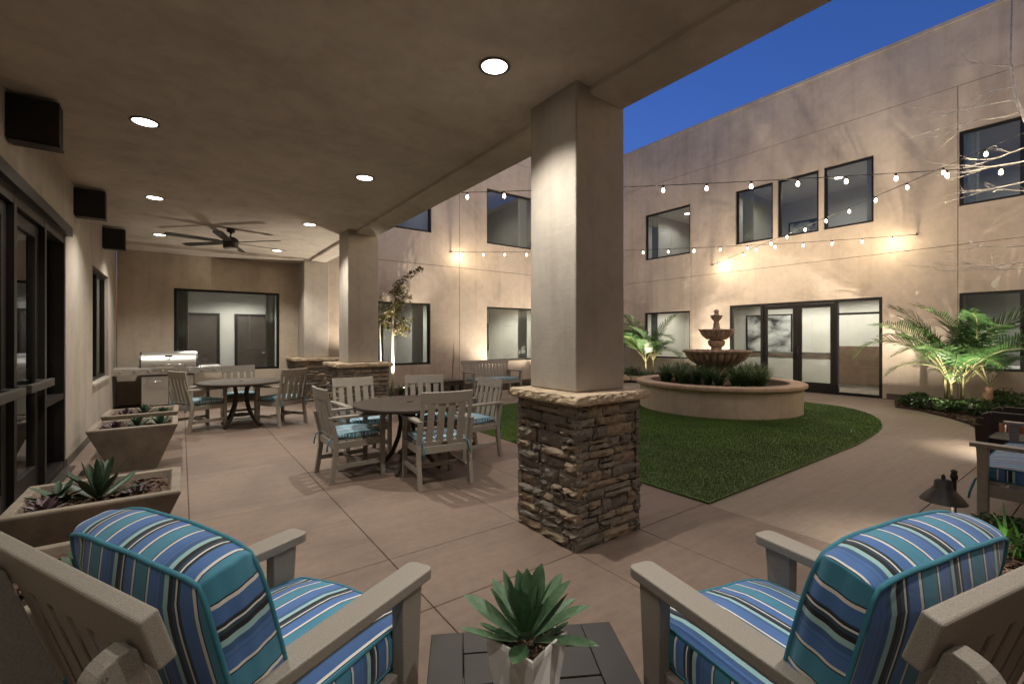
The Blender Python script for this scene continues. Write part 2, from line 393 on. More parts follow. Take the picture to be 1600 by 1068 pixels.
lawn_edge = [(3.72, 2.20), (7.4, 2.23), (8.6, 2.33), (9.43, 2.49), (10.26, 2.82), (10.94, 3.33), (11.22, 3.85), (11.25, 4.6), (11.1, 5.5), (10.7, 6.5),
             (10.0, 7.3), (9.0, 7.85), (7.8, 8.0), (3.72, 8.0)]
def smooth_poly(p, it=2):
    for _ in range(it):
        q = []
        for i in range(len(p)):
            a = p[i]; b = p[(i + 1) % len(p)]; L = math.hypot(a[0] - b[0], a[1] - b[1])
            if L > 2.0: q += [a, b] if not q or q[-1] != a else [b]
            else: q += [(a[0] * .75 + b[0] * .25, a[1] * .75 + b[1] * .25), (a[0] * .25 + b[0] * .75, a[1] * .25 + b[1] * .75)]
        p = q
    return p
def inside(px, py, poly):
    r = np.zeros(px.shape, bool); n = len(poly)
    for i in range(n):
        x0, y0 = poly[i]; x1, y1 = poly[(i + 1) % n]
        c = ((y0 > py) != (y1 > py)) & (px < (x1 - x0) * (py - y0) / (y1 - y0 + 1e-12) + x0)
        r ^= c
    return r
# path slabs (a sheet for each pour)
bed_edge = [(13.5, 3.35), (12.01, 2.97), (11.81, 2.55), (11.2, 2.01), (10.68, 1.68), (10.1, 1.45), (9.3, 1.30), (8.6, 1.22)]
path = MB().add([(3.70, YS, -0.10), (XR, YS, -0.10), (XR, YM, -0.10), (3.70, YM, -0.10)], [(0, 1, 2, 3)]).build('path', 'joint', fix=False)
tag(path, kind='structure')
for (x0, x1, y0, y1) in [(3.706, 8.6, 1.075, 4.6), (8.606, XR, 1.2, 4.6), (3.706, 8.6, 4.606, 10.35), (8.606, XR, 4.606, 10.35),
                         (4.9, 7.98, YS, 0.6), (3.95, 8.6, 0.606, 1.069)]:
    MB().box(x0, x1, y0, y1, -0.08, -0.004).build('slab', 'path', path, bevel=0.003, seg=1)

lp = smooth_poly(lawn_edge, 2)
lm = MB().prism_z(lp, -0.03, 0.012)
lawn = tag(lm.build('lawn', 'grass'), kind='structure')
nr = np.random.default_rng(3)
NB = 420000
px = nr.uniform(3.7, 11.3, NB); py = nr.uniform(2.18, 8.05, NB)
keep = inside(px + nr.normal(0, .012, NB), py + nr.normal(0, .012, NB), lp) & (np.hypot(px - 8.99, py - 5.15) > 1.5)
# thin the far side, where blades are smaller than a pixel
keep &= nr.random(NB) < np.clip(1.35 - np.hypot(px - 4, py - 2) * 0.09, 0.35, 1)
px, py = px[keep], py[keep]; n = len(px)
an = nr.uniform(0, 6.283, n); hh = nr.uniform(0.012, 0.028, n); ln = nr.uniform(0, 0.018, n); la = nr.uniform(0, 6.283, n); w = 0.0024
V = np.zeros((n, 3, 3), np.float32)
V[:, 0, 0] = px - np.cos(an) * w; V[:, 0, 1] = py - np.sin(an) * w; V[:, 1, 0] = px + np.cos(an) * w; V[:, 1, 1] = py + np.sin(an) * w
V[:, 0, 2] = V[:, 1, 2] = 0.01
V[:, 2, 0] = px + np.cos(la) * ln; V[:, 2, 1] = py + np.sin(la) * ln; V[:, 2, 2] = 0.012 + hh
def tri_mesh(name, V, mat, parent=None):
    k = V.shape[1]; n = V.shape[0]
    me = bpy.data.meshes.new(name); me.vertices.add(n * k); me.vertices.foreach_set('co', V.reshape(-1).astype(np.float32))
    me.loops.add(n * k); me.loops.foreach_set('vertex_index', np.arange(n * k, dtype=np.int32))
    me.polygons.add(n); me.polygons.foreach_set('loop_start', np.arange(0, n * k, k, dtype=np.int32))
    me.update(calc_edges=True); me.materials.append(M[mat])
    return link(bpy.data.objects.new(name, me), parent)
tag(tri_mesh('grass', V, 'grass'), 'short dense green turf around the fountain', 'grass', kind='stuff')

def bed(poly, name='planting_bed', z=0.03):
    b = MB(); b.prism_z(poly, -0.09, z); return tag(b.build(name, 'soil'), kind='structure')
bed([(13.5, YS)] + [(13.5, 3.35)] + bed_edge[1:] + [(8.0, 0.0), (8.0, YS)])
bed([(3.95, YS), (4.86, YS), (4.86, 0.55), (4.6, 0.82), (3.95, 0.86)], z=0.035)
bed([(2.85, 10.36), (9.2, 10.36), (11.6, 10.0), (12.35, 9.0), (12.4, 8.0), (13.5, 8.0), (13.5, 11.4), (2.85, 11.4)], z=0.03)
def chips(name, poly_fn, n, z, box):
    x = nr.uniform(box[0], box[1], n); y = nr.uniform(box[2], box[3], n); k = poly_fn(x, y); x, y = x[k], y[k]; n = len(x)
    a = nr.uniform(0, 6.283, n); L = nr.uniform(0.012, 0.04, n); W = nr.uniform(0.004, 0.012, n); t = nr.uniform(-.5, .5, n)
    V = np.zeros((n, 4, 3)); ca, sa = np.cos(a), np.sin(a)
    for i, (u, v) in enumerate(((-1, -1), (1, -1), (1, 1), (-1, 1))):
        V[:, i, 0] = x + ca * L * u - sa * W * v; V[:, i, 1] = y + sa * L * u + ca * W * v
        V[:, i, 2] = z + 0.012 + u * L * t * 0.5 + v * W * 0.6
    return V
bx = np.array(bed_edge)
V1 = chips('c', lambda x, y: inside(x, y, [(13.5, -1), (13.5, 3.35)] + bed_edge[1:] + [(8.0, -1)]), 9000, 0.03, (8, 13.5, -1, 3.4))
V2 = chips('c', lambda x, y: inside(x, y, [(3.95, -.6), (4.86, -.6), (4.86, .55), (4.6, .82), (3.95, .86)]), 2600, 0.035, (3.95, 4.9, -.6, .9))
tag(tri_mesh('mulch', np.concatenate([V1, V2]), 'chip'), 'loose brown bark mulch over the planting beds', 'mulch', kind='stuff')

# ------------------------------------------------------------------ buildings
PL = {'R': lambda a, n, z: (XR - n, a, z), 'M': lambda a, n, z: (a, YM - n, z), 'E': lambda a, n, z: (a, YE - n, z),
      'L': lambda a, n, z: (XL + n, a, z), 'S': lambda a, n, z: (a, YS + n, z)}
def panel(root, pl, a0, a1, z0, z1, holes=(), mat='stucco', gap=0.006, depth=0.16):
    tf = PL[pl]; a0 += gap; a1 -= gap; z0 += gap; z1 -= gap
    hs = [(max(a0, h[0]), min(a1, h[1]), max(z0, h[2]), min(z1, h[3])) for h in holes if h[0] < a1 and h[1] > a0 and h[2] < z1 and h[3] > z0]
    A = sorted({a0, a1, *[h[0] for h in hs], *[h[1] for h in hs]}); Z = sorted({z0, z1, *[h[2] for h in hs], *[h[3] for h in hs]})
    b = MB(tf); inh = lambda a, z: any(h[0] < a < h[1] and h[2] < z < h[3] for h in hs)
    na, nz = len(A) - 1, len(Z) - 1
    solid = lambda i, j: 0 <= i < na and 0 <= j < nz and not inh((A[i] + A[i + 1]) / 2, (Z[j] + Z[j + 1]) / 2)
    for i in range(na):
        for j in range(nz):
            if not solid(i, j): continue
            x0, x1, y0, y1 = A[i], A[i + 1], Z[j], Z[j + 1]
            b.add([(x0, 0, y0), (x1, 0, y0), (x1, 0, y1), (x0, 0, y1)], [(0, 1, 2, 3)])
            for di, dj, e in ((-1, 0, ((x0, y0), (x0, y1))), (1, 0, ((x1, y0), (x1, y1))), (0, -1, ((x0, y0), (x1, y0))), (0, 1, ((x0, y1), (x1, y1)))):
                if not solid(i + di, j + dj):
                    (p, q), (r, t) = e
                    b.add([(p, 0, q), (r, 0, t), (r, -depth, t), (p, -depth, q)], [(0, 1, 2, 3)])
    return b.build('wall_panel', mat, root, fix=False)
def window(root, pl, a0, a1, z0, z1, fw=0.055, mull=(), depth=0.05, name='window', pane_mat='glass'):
    tf = PL[pl]; b = MB(tf); n0, n1 = -0.115, -depth
    e = 0.002
    b.box(a0 + e, a0 + fw, n0, n1, z0 + e, z1 - e); b.box(a1 - fw, a1 - e, n0, n1, z0 + e, z1 - e)
    b.box(a0 + fw, a1 - fw, n0, n1, z0 + e, z0 + fw); b.box(a0 + fw, a1 - fw, n0, n1, z1 - fw, z1 - e)
    for m in mull: b.box(m - fw / 2, m + fw / 2, n0, n1 - .004, z0 + fw, z1 - fw)
    w = b.build(name, 'black_metal', root)
    cuts = [a0 + fw] + [x for m in sorted(mull) for x in (m - fw / 2, m + fw / 2)] + [a1 - fw]
    for i in range(0, len(cuts), 2):
        MB(tf).box(cuts[i], cuts[i + 1], -0.088, -0.082, z0 + fw, z1 - fw).build('pane', pane_mat, w)
    return w
def backing(root, pl, a0, a1, z0, z1, holes=()):   # dark joint bed behind the panels
    return panel(root, pl, a0, a1, z0, z1, holes, 'joint', 0.0, 0.02)
class Shift:
    pass
def wall(root, pl, a_cuts, z_cuts, holes, mat='stucco'):
    # backing recessed 12 mm
    base = PL[pl]; PL['_'] = lambda a, n, z: base(a, n - 0.014, z)
    backing(root, '_', a_cuts[0], a_cuts[-1], z_cuts[0], z_cuts[-1], holes).name = 'joint_bed'
    for i in range(len(a_cuts) - 1):
        for j in range(len(z_cuts) - 1):
            if z_cuts[j] >= 6.8 and i > 0: continue          # the top band runs through
            a1 = a_cuts[-1] if z_cuts[j] >= 6.8 else a_cuts[i + 1]
            panel(root, pl, a_cuts[i], a1, z_cuts[j], z_cuts[j + 1], holes, mat)
ZC = [0.0, 3.44, 6.85, 8.25]
# right wing
right = thing('building', 'two-storey tan stucco wing with dark glass double doors beyond the fountain', 'building', group=None)
RW = {'W1': (8.64, 10.43, 4.21, 5.83), 'W2': (6.06, 7.13, 4.23, 5.84), 'W3': (4.92, 5.93, 4.23, 5.84), 'W4': (3.75, 4.80, 4.24, 5.85),
      'W5': (0.45, 2.26, 4.26, 5.86), 'G1': (8.65, 10.46, 0.74, 2.33), 'G2': (0.45, 2.26, 0.76, 2.40), 'D': (3.58, 7.31, 0.0, 2.42)}
wall(right, 'R', [YS, 2.28, 8.61, YM], ZC, list(RW.values()))
for k in ('W1', 'W2', 'W3', 'W4', 'G1'): window(right, 'R', *RW[k])
for k in ('W5', 'G2'): window(right, 'R', *RW[k], mull=(1.36,))
MB(PL['R']).box(YS, YM, -0.3, 0.03, 8.25, 8.33).build('parapet_cap', 'stucco_grey', right)
for a0, a1 in ((YS, 3.50), (7.39, YM - .05)): MB(PL['R']).box(a0, a1, -0.005, 0.012, 0.0, 0.13).build('plinth', 'joint', right)
# storefront: sidelight, double doors, sidelight with transom
sf = MB(PL['R']); fw = 0.07
for a in (3.58, 4.50, 6.34, 7.24): sf.box(a + .002, a + fw, -0.13, -0.02, 0.0, 2.418)
sf.box(3.66, 7.24, -0.13, -0.022, 2.418 - fw, 2.416); sf.box(3.65, 4.50, -0.13, -0.024, 0.0, 0.06); sf.box(6.41, 7.24, -0.13, -0.024, 0.0, 0.06)
sf.box(3.65, 4.50, -0.13, -0.026, 2.02, 2.07)
sfo = sf.build('storefront_frame', 'black_metal', right)
for a0, a1, z0, z1 in ((3.65, 4.50, 0.06, 2.02), (3.65, 4.50, 2.07, 2.35), (6.41, 7.24, 0.06, 2.35)):
    MB(PL['R']).box(a0, a1, -0.085, -0.079, z0, z1).build('pane', 'glass', sfo)
for a0, a1, hs in ((4.575, 5.45, 1), (5.46, 6.335, -1)):
    d = MB(PL['R']); st = 0.10
    d.box(a0, a0 + st, -0.10, -0.05, 0.012, 2.34); d.box(a1 - st, a1, -0.10, -0.05, 0.012, 2.34)
    d.box(a0 + st, a1 - st, -0.10, -0.05, 0.012, 0.26); d.box(a0 + st, a1 - st, -0.10, -0.05, 2.24, 2.34)
    do = d.build('door', 'black_metal', right)
    MB(PL['R']).box(a0 + st, a1 - st, -0.078, -0.072, 0.26, 2.24).build('pane', 'glass', do)
    MB(PL['R']).box(a0 + 0.05, a1 - 0.05, -0.155, -0.115, 0.98, 1.05).build('push_bar', 'steel', do)
    hx = a1 - 0.05 if hs > 0 else a0 + 0.05
    tb = MB(PL['R']); tb.tube([(hx, -0.05, 0.90), (hx, 0.03, 0.92), (hx, 0.035, 1.05), (hx, 0.03, 1.18), (hx, -0.05, 1.20)], 0.011, 8)
    tb.build('handle', 'black_metal', do, smooth=True)
# middle wing
mid = thing('building', 'two-storey tan stucco wing behind the wooden bench and young tree', 'building')
MW = {'G1': (3.70, 5.52, 0.72, 2.38), 'G2': (7.36, 9.18, 0.74, 2.37), 'U1': (3.70, 5.55, 4.32, 5.86), 'U2': (7.36, 9.18, 4.25, 5.90), 'G3': (10.6, 12.3, .74, 2.37), 'U3': (10.6, 12.3, 4.25, 5.9)}
wall(mid, 'M', [2.28, 6.43, 9.9, XR], ZC, list(MW.values()))
for k in MW: window(mid, 'M', *MW[k])
MB(PL['M']).box(2.2, XR, -0.3, 0.03, 8.25, 8.33).build('parapet_cap', 'stucco_grey', mid)
MB(PL['M']).box(2.9, XR - .02, -0.005, 0.012, 0.0, 0.13).build('plinth', 'joint', mid)
# left wing: side wall with doors and end wall with a large window
left = thing('building', 'stucco patio walls with black glazed doors and a large dark-framed window', 'building')
LW = {'W': (8.9, 10.67, 0.78, 2.50), 'D': (3.0, 7.0, 0.0, 2.58)}
EW = (-0.13, 1.87, 0.72, 2.49)
panel(left, 'L', YS, YE, 0, 4.05, list(LW.values()), 'stucco_grey')
panel(left, 'E', XL, 2.28, 0, 4.05, [EW], 'stucco')
window(left, 'L', *LW['W'], mull=(9.785,)); window(left, 'E', *EW, fw=0.05)
MB(PL['L']).box(7.01, YE - .02, -0.005, 0.010, 0.0, 0.10).build('base_strip', 'joint', left)
MB(PL['E']).box(XL + .02, 2.0, -0.005, 0.010, 0.0, 0.10).build('base_strip', 'joint', left)
MB(PL['L']).box(2.92, 7.06, 0.002, 0.05, 2.58, 2.68).build('door_head', 'black_metal', left)
MB(PL['L']).box(8.88, 10.69, -0.01, 0.03, 0.74, 0.775).build('window_sill', 'stucco_grey', left)
lf = MB(PL['L'])
for a in (3.0, 4.06, 5.08, 6.05, 6.92): lf.box(a + .002, a + 0.075, -0.13, 0.0, 0.0, 2.578)
lf.box(3.08, 6.92, -0.13, -0.002, 2.48, 2.577); lf.box(6.13, 6.92, -0.13, -0.004, 0, 0.10); lf.box(6.13, 6.92, -0.13, -0.004, 0.78, 0.84)
lf.box(3.08, 4.06, -0.13, -0.004, 0, 0.10)
lfo = lf.build('storefront_frame', 'black_metal', left)
for a0, a1, z0, z1 in ((6.125, 6.92, .1, .78), (6.125, 6.92, .84, 2.48), (3.075, 4.06, .1, 2.48)): MB(PL['L']).box(a0, a1, -0.085, -0.079, z0, z1).build('pane', 'glass', lfo)
for a0, a1 in ((4.14, 5.07), (5.16, 6.045)):
    d = MB(PL['L']); st = 0.11
    d.box(a0, a0 + st, -0.09, -0.04, 0.012, 2.47); d.box(a1 - st, a1, -0.09, -0.04, 0.012, 2.47)
    d.box(a0 + st, a1 - st, -0.09, -0.04, 0.012, 0.28); d.box(a0 + st, a1 - st, -0.09, -0.04, 2.36, 2.47)
    do = d.build('door', 'black_metal', left, bevel=0.003, seg=1)
    MB(PL['L']).box(a0 + st, a1 - st, -0.068, -0.062, 0.28, 2.36).build('pane', 'glass', do)
    hb = MB(PL['L']); hb.box(a0 + .04, a1 - .04, 0.035, 0.075, 1.0, 1.07)
    for q in (a0 + .07, a1 - .15): hb.box(q, q + .08, -0.04, 0.036, 1.005, 1.065)
    hb.build('push_bar', 'steel_dark', do, bevel=0.006)
MB(PL['L']).box(3.0, 7.0, -0.13, 0.08, 0.0, 0.02).build('threshold', 'steel_dark', left)
# south wing, behind the camera
south = thing('building', 'plain tan stucco wing closing the courtyard opposite the bench', 'building')
wall(south, 'S', [XL, 3.72, 8.6, XR], ZC, [])

# ------------------------------------------------------------------ patio roof
roof = thing('patio_roof', 'flat stucco canopy with recessed downlights above the patio furniture', 'roof')
cl = MB(); cl.box(XL, 2.74, YS, YE, CEIL, CEIL + 0.25); cl.build('ceiling', 'ceiling', roof)
bm_ = MB()
bm_.prism([(2.40, CEIL - .001), (2.40, 3.235), (2.418, 3.215), (2.742, 3.205), (2.742, 3.52), (2.40, 3.52)], lambda x, z: (x, YS, z), lambda x, z: (x, 11.25, z))
bm_.build('beam', 'ceiling', roof)
MB().box(XL + .01, 2.40, 11.22, YE - .005, 3.205, CEIL - .001).build('beam', 'ceiling', roof)
MB().box(2.742, 2.80, YS, YM, 3.24, 4.05).build('fascia', 'stucco', roof)
MB().box(XL - .2, 2.80, YS, YE, 4.05, 4.12).build('roof_deck', 'stucco_grey', roof)

# ------------------------------------------------------------------ stone columns
def stone_mesh(w, h, d, r, nx=4, nz=3):
    vs = []; fs = []
    for j in range(nz + 1):
        for i in range(nx + 1):
            u, v = i / nx, j / nz
            e = min(u, 1 - u, v, 1 - v)
            ex = (0.5 - abs(u - .5)) * 2; ez = (0.5 - abs(v - .5)) * 2
            y = d * (0.55 + 0.45 * min(1, 2.2 * min(ex * w / h if w > h else ex, ez) ** .6)) if e > 0 else d * r.uniform(0.45, 0.78)
            y += r.uniform(-.012, .012) if e > 0 else 0
            x = (u - .5) * w + (r.uniform(-.006, .006)); z = (v - .5) * h + r.uniform(-.005, .005)
            vs.append((x, -y, z))
    W = nx + 1
    for j in range(nz):
        for i in range(nx): fs.append((j * W + i, j * W + i + 1, (j + 1) * W + i + 1, (j + 1) * W + i))
    ring = [i for i in range(W)] + [j * W + nx for j in range(1, nz + 1)] + [nz * W + i for i in range(nx - 1, -1, -1)] + [j * W for j in range(nz - 1, 0, -1)]
    o = len(vs)
    for k in ring: vs.append((vs[k][0], 0.02, vs[k][2]))
    m = len(ring)
    for k in range(m): fs.append((ring[k], o + k, o + (k + 1) % m, ring[(k + 1) % m]))
    return vs, fs
def courses(width, height, r, sc=1.0):
    out = []; z = 0.0
    while z < height - 0.02:
        h = r.choice([.045, .055, .06, .07, .08, .095]) * sc
        if height - z - h < 0.04: h = height - z
        x = 0.0
        while x < width - 0.01:
            w = r.uniform(.09, .27) * sc
            if width - x - w < 0.07: w = width - x
            if h > .075 and r.random() < .35 and w > .1:
                s = r.uniform(.4, .6); out += [(x, z, w, h * s), (x, z + h * s, w, h * (1 - s))]
            else: out.append((x, z, w, h))
            x += w
        z += h
    return out
def column(name, label, cx, cy, hw, hd, capz, sx0, sx1, sy0, sy1, top, faces, seed, sc=1.0, group=None, lay=(4, 3)):
    r = random.Random(seed); root = thing(name, label, 'column', (cx, cy, 0), group=group)
    ch = capz - 0.066; th = 0.035
    MB().box(-hw + th, hw - th, -hd + th, hd - th, 0, ch - .002).build('core', 'mortar', root)
    FR = {'-y': (0, 0, -hd + th, hw, 0), '-x': (-math.pi / 2, -hw + th, 0, hd, 1), '+x': (math.pi / 2, hw - th, 0, hd, 1), '+y': (math.pi, 0, hd - th, hw, 0)}
    for fk, (rz, ox, oy, half, _) in FR.items():
        m3 = Matrix.Rotation(rz, 3, 'Z'); lump = MB()
        for (x, z, w, h) in courses(2 * half, ch, r, sc):
            d = th + r.uniform(-.012, .018)
            vs, f = stone_mesh(w - .006, h - .006, d, r, *lay)
            c = Vector((x + w / 2 - half, 0, z + h / 2)); off = Vector((ox, oy, 0))
            if fk in faces:
                b = MB(); b.add(vs, f); o = b.build('stone', 'stone', root, fix=False)
                o.location = off + m3 @ c; o.rotation_euler = (0, 0, rz)
            else: lump.add([tuple(off + m3 @ (c + Vector(v))) for v in vs], f)
        if lump.v: tag(lump.build('stonework', 'stone', root, fix=False), kind='stuff')
    # cap slab with a chiselled edge
    b = MB(); cw, cd = hw + .05, hd + .05; N = 22; top_, bot = [], []
    per = [(-cw + 2 * cw * i / N, -cd) for i in range(N)] + [(cw, -cd + 2 * cd * i / N) for i in range(N)] + [(cw - 2 * cw * i / N, cd) for i in range(N)] + [(-cw, cd - 2 * cd * i / N) for i in range(N)]
    rings = []
    for k, (zz, ins) in enumerate(((ch, .012), (ch + .018, 0), (ch + .042, .002), (capz - .006, .006), (capz, .012))):
        ring = []
        for (x, y) in per:
            j = r.uniform(-.007, .007) if k in (1, 2, 3) else r.uniform(-.004, .004)
            s = 1 - (ins + j) / cw
            ring.append((x * s, y * s, zz + (r.uniform(-.002, .002) if 0 < k < 4 else 0)))
        rings.append(ring)
    n = len(per); vs = [p for q in rings for p in q]
    fs = [(i * n + j, i * n + (j + 1) % n, (i + 1) * n + (j + 1) % n, (i + 1) * n + j) for i in range(4) for j in range(n)]
    fs += [tuple(range(n - 1, -1, -1)), tuple(range(4 * n, 5 * n))]
    b.add(vs, fs); b.build('capstone', 'capstone', root)
    MB().box(sx0 - cx, sx1 - cx, sy0 - cy, sy1 - cy, capz + .001, top).build('shaft', 'stucco_grey', root, bevel=0.012)
    return root
column('stone_column', 'near column with stacked stone pier beside the lawn corner', 2.48, 2.55, .335, .335, 1.056, 2.26, 2.775, 2.34, 2.86, CEIL + .01, ('-y', '-x'), 11, 1.12, lay=(5, 3))
column('stone_column', 'column with stone pier behind the round table with five chairs', 2.50, 8.06, .42, .42, 1.02, 2.26, 2.785, 7.80, 8.33, CEIL + .01, ('-y', '-x'), 5, 1.15)
column('stone_column', 'column with stone pier against the end wall near the grill', 2.52, 11.45, .46, .42, 0.98, 2.27, 2.81, 11.21, 11.88, CEIL - .06, ('-y',), 21, 1.25)

# ------------------------------------------------------------------ ceiling lights, wall boxes, fan
def can(x, y, label, on=1.0):
    t = thing('recessed_light', label, 'downlight', (x, y, CEIL), group='recessed downlights in the patio ceiling')
    MB().lathe([(.095, -.001), (.105, -.008), (.098, -.012), (.088, -.010), (.085, -.001)], 32).build('trim', 'steel_dark', t, smooth=True)
    MB().lathe([(.084, -.002), (.084, -.006)], 32).build('lens', 'can_lens', t)
    lamp('lamp', 'SPOT', (0, 0, -.03), CAN_W * on, CANCOL, t, 0.03, R(114), 0.9)
    return t
DIM = {(-0.25, 2.33): .45, (1.70, -0.1): .7, (-0.25, -0.3): .35}      # the row behind the camera is dimmed
for x, y, l in [(1.70, 2.54, 'round ceiling downlight beside the near stone column'), (-0.25, 4.93, 'round ceiling downlight between the first and second wall boxes'),
                (1.69, 5.18, 'round ceiling downlight over the table with five chairs'), (-0.28, 7.53, 'round ceiling downlight beside the middle wall box'),
                (1.67, 7.84, 'round ceiling downlight beside the second stone column'), (-0.31, 10.19, 'round ceiling downlight beside the farthest wall box above the grill'),
                (1.62, 10.6, 'round ceiling downlight behind the fan blades'), (-0.25, 2.33, 'round ceiling downlight above the nearest planter'),
                (1.70, -0.1, 'round ceiling downlight above the right striped armchair'), (-0.25, -0.3, 'round ceiling downlight behind the left striped armchair')]:
    can(x, y, l, DIM.get((x, y), 1.0))
for y, l in ((4.92, 'black box fixture high on the wall above the glazed doors'), (7.52, 'black box fixture high on the wall between doors and window'),
             (9.95, 'black box fixture high on the wall above the side window')):
    t = thing('wall_box_fixture', l, 'wall fixture', (XL, y, 3.08), group='black boxes on the patio wall')
    MB().box(0.0, 0.285, -0.07, 0.07, -0.16, 0.16).build('housing', 'dark_box', t, bevel=0.004)
    MB().box(0.01, 0.29, -0.074, 0.074, -0.18, -0.161).build('bottom_plate', 'black_metal', t)
fan = thing('ceiling_fan', 'dark bronze ceiling fan with six blades over the far table', 'ceiling fan', (0.67, 8.95, CEIL))
MB().lathe([(.06, 0), (.062, -.02), (.055, -.06), (.018, -.07), (.014, -.09)], 20).build('canopy', 'fan', fan, smooth=True, auto=40)
MB().lathe([(.013, -.06), (.013, -.16)], 12).build('downrod', 'fan', fan, smooth=True)
MB().lathe([(.02, -.13), (.06, -.14), (.10, -.165), (.115, -.185), (.118, -.25), (.112, -.255), (.112, -.315), (.105, -.325)], 28).build('motor_housing', 'fan', fan, smooth=True, auto=40)
MB().lathe([(.098, -.322), (.095, -.338), (.06, -.35), (.01, -.353)], 28).build('light_lens', 'paint_white', fan, smooth=True)
for k in range(6):
    a = R(14 + 60 * k); b = MB()
    ca, sa = math.cos(a), math.sin(a); tf = lambda r_, w_, z_: (r_ * ca - w_ * sa, r_ * sa + w_ * ca, z_)
    prof = [(.10, .03), (.22, .055), (.80, .066), (.90, .05), (.915, -.03), (.86, -.066), (.22, -.055), (.10, -.03)]
    b.prism(prof, lambda p, q: tf(p, q, -.235 + q * .18), lambda p, q: tf(p, q, -.227 + q * .18)); b.build('blade', 'fan', fan)

# ------------------------------------------------------------------ rooms behind the glass
def room(pl, a0, a1, z0, z1, depth, mats=('room_wall', 'room_floor', 'paint_white'), power=60.0, lights=(), col=(1, .93, .82), lname='room'):
    tf = PL[pl]; b = MB(tf); n0 = -0.165; n1 = -depth
    b.m = 0
    b.add([(a0, n1, z0), (a1, n1, z0), (a1, n1, z1), (a0, n1, z1)], [(0, 1, 2, 3)])
    b.add([(a0, n0, z0), (a0, n1, z0), (a0, n1, z1), (a0, n0, z1)], [(0, 1, 2, 3)]); b.add([(a1, n0, z0), (a1, n1, z0), (a1, n1, z1), (a1, n0, z1)], [(0, 1, 2, 3)])
    b.m = 1; b.add([(a0, n0, z0), (a1, n0, z0), (a1, n1, z0), (a0, n1, z0)], [(0, 1, 2, 3)])
    b.m = 2; b.add([(a0, n0, z1), (a1, n0, z1), (a1, n1, z1), (a0, n1, z1)], [(0, 1, 2, 3)])
    tag(b.build('interior_room', list(mats), fix=False), kind='structure')
    for (a, n) in lights:
        p = tf(a, -n, z1)
        t = thing('room_light', 'round recessed ceiling light inside the %s' % lname, 'downlight', p, group='ceiling lights inside the %s' % lname)
        MB().lathe([(.09, -.002), (.10, -.01), (.02, -.012)], 24).build('lens', 'room_lens', t)
        lamp('lamp', 'SPOT', (0, 0, -.06), power * 4.2, col, t, 0.08, R(165), .5)
def curtain(pl, a0, a1, z0, z1, n, where):
    b = MB(PL[pl]); N = 40; vs = []
    for i in range(N + 1):
        a = a0 + (a1 - a0) * i / N; w = .025 * math.sin(i * 1.7) + .012 * math.sin(i * 3.1 + 1)
        vs += [(a, -n + w, z0), (a, -n + w, z1), (a, -n + w - .006, z0), (a, -n + w - .006, z1)]
    fs = []
    for i in range(N):
        o = 4 * i; fs += [(o, o + 4, o + 5, o + 1), (o + 2, o + 3, o + 7, o + 6)]
    b.add(vs, fs); o = b.build('curtain', 'curtain', None, smooth=True, fix=False)
    tag(o, 'pale drawn-back curtain inside the %s' % where, 'curtain', 'curtains inside the %s' % where)
def picture(pl, a0, a1, z0, z1, n, where):
    t = thing('framed_picture', 'black framed abstract print hanging inside the %s' % where, 'picture', PL[pl]((a0 + a1) / 2, -n, (z0 + z1) / 2))
    inv = lambda a, nn, z: tuple(Vector(PL[pl](a, nn, z)) - Vector(PL[pl]((a0 + a1) / 2, -n, (z0 + z1) / 2)))
    f = MB(inv); w = .04
    f.box(a0, a0 + w, -n, -n + .03, z0, z1); f.box(a1 - w, a1, -n, -n + .03, z0, z1); f.box(a0 + w, a1 - w, -n, -n + .03, z0, z0 + w); f.box(a0 + w, a1 - w, -n, -n + .03, z1 - w, z1)
    f.build('frame', 'black_metal', t)
    MB(inv).box(a0 + w, a1 - w, -n, -n + .015, z0 + w, z1 - w).build('print', 'picture', t)
def idoor(pl, a0, a1, h, n, z0, where, hand=1):
    o = PL[pl]((a0 + a1) / 2, -n, z0); inv = lambda a, nn, z: tuple(Vector(PL[pl](a, nn, z)) - Vector(o))
    t = thing('interior_door', 'dark wood door on the back wall of the %s' % where, 'door', o, group='doors inside the %s' % where)
    MB(inv).box(a0, a1, -n, -n + .04, z0, z0 + h).build('leaf', 'wood_dark', t)
    f = MB(inv); f.box(a0 - .07, a0, -n, -n + .05, z0, z0 + h + .07); f.box(a1, a1 + .07, -n, -n + .05, z0, z0 + h + .07); f.box(a0, a1, -n, -n + .05, z0 + h, z0 + h + .07)
    f.build('frame', 'black_metal', t)
    k = MB(inv); q = a1 - .08 if hand > 0 else a0 + .08
    k.tube([(q, -n + .04, z0 + 1.0), (q, -n + .09, z0 + 1.0), (q - hand * .11, -n + .09, z0 + 1.0)], .01, 8); k.build('handle', 'chrome', t, smooth=True)

room('R', 3.0, 8.4, 0.0, 2.75, 2.2, ('room_wall', 'room_floor', 'paint_white'), 20, [(4.3, 1.2), (5.6, 1.2), (6.9, 1.2)], lname='lobby behind the double doors')
picture('R', 6.45, 7.9, 0.95, 2.2, 2.19, 'lobby behind the double doors')
cr = MB(PL['R']).box(3.02, 8.38, -2.195, -2.16, 0.86, 0.98).build('chair_rail', 'wood_rail'); tag(cr, 'brown chair rail along the lobby back wall', 'rail')
ws = MB(PL['R']).box(4.0, 5.25, -2.19, -2.15, 0.10, 1.2).build('wall_panelling', 'wood_rail'); tag(ws, 'brown wainscot panel below the lobby chair rail', 'panel')
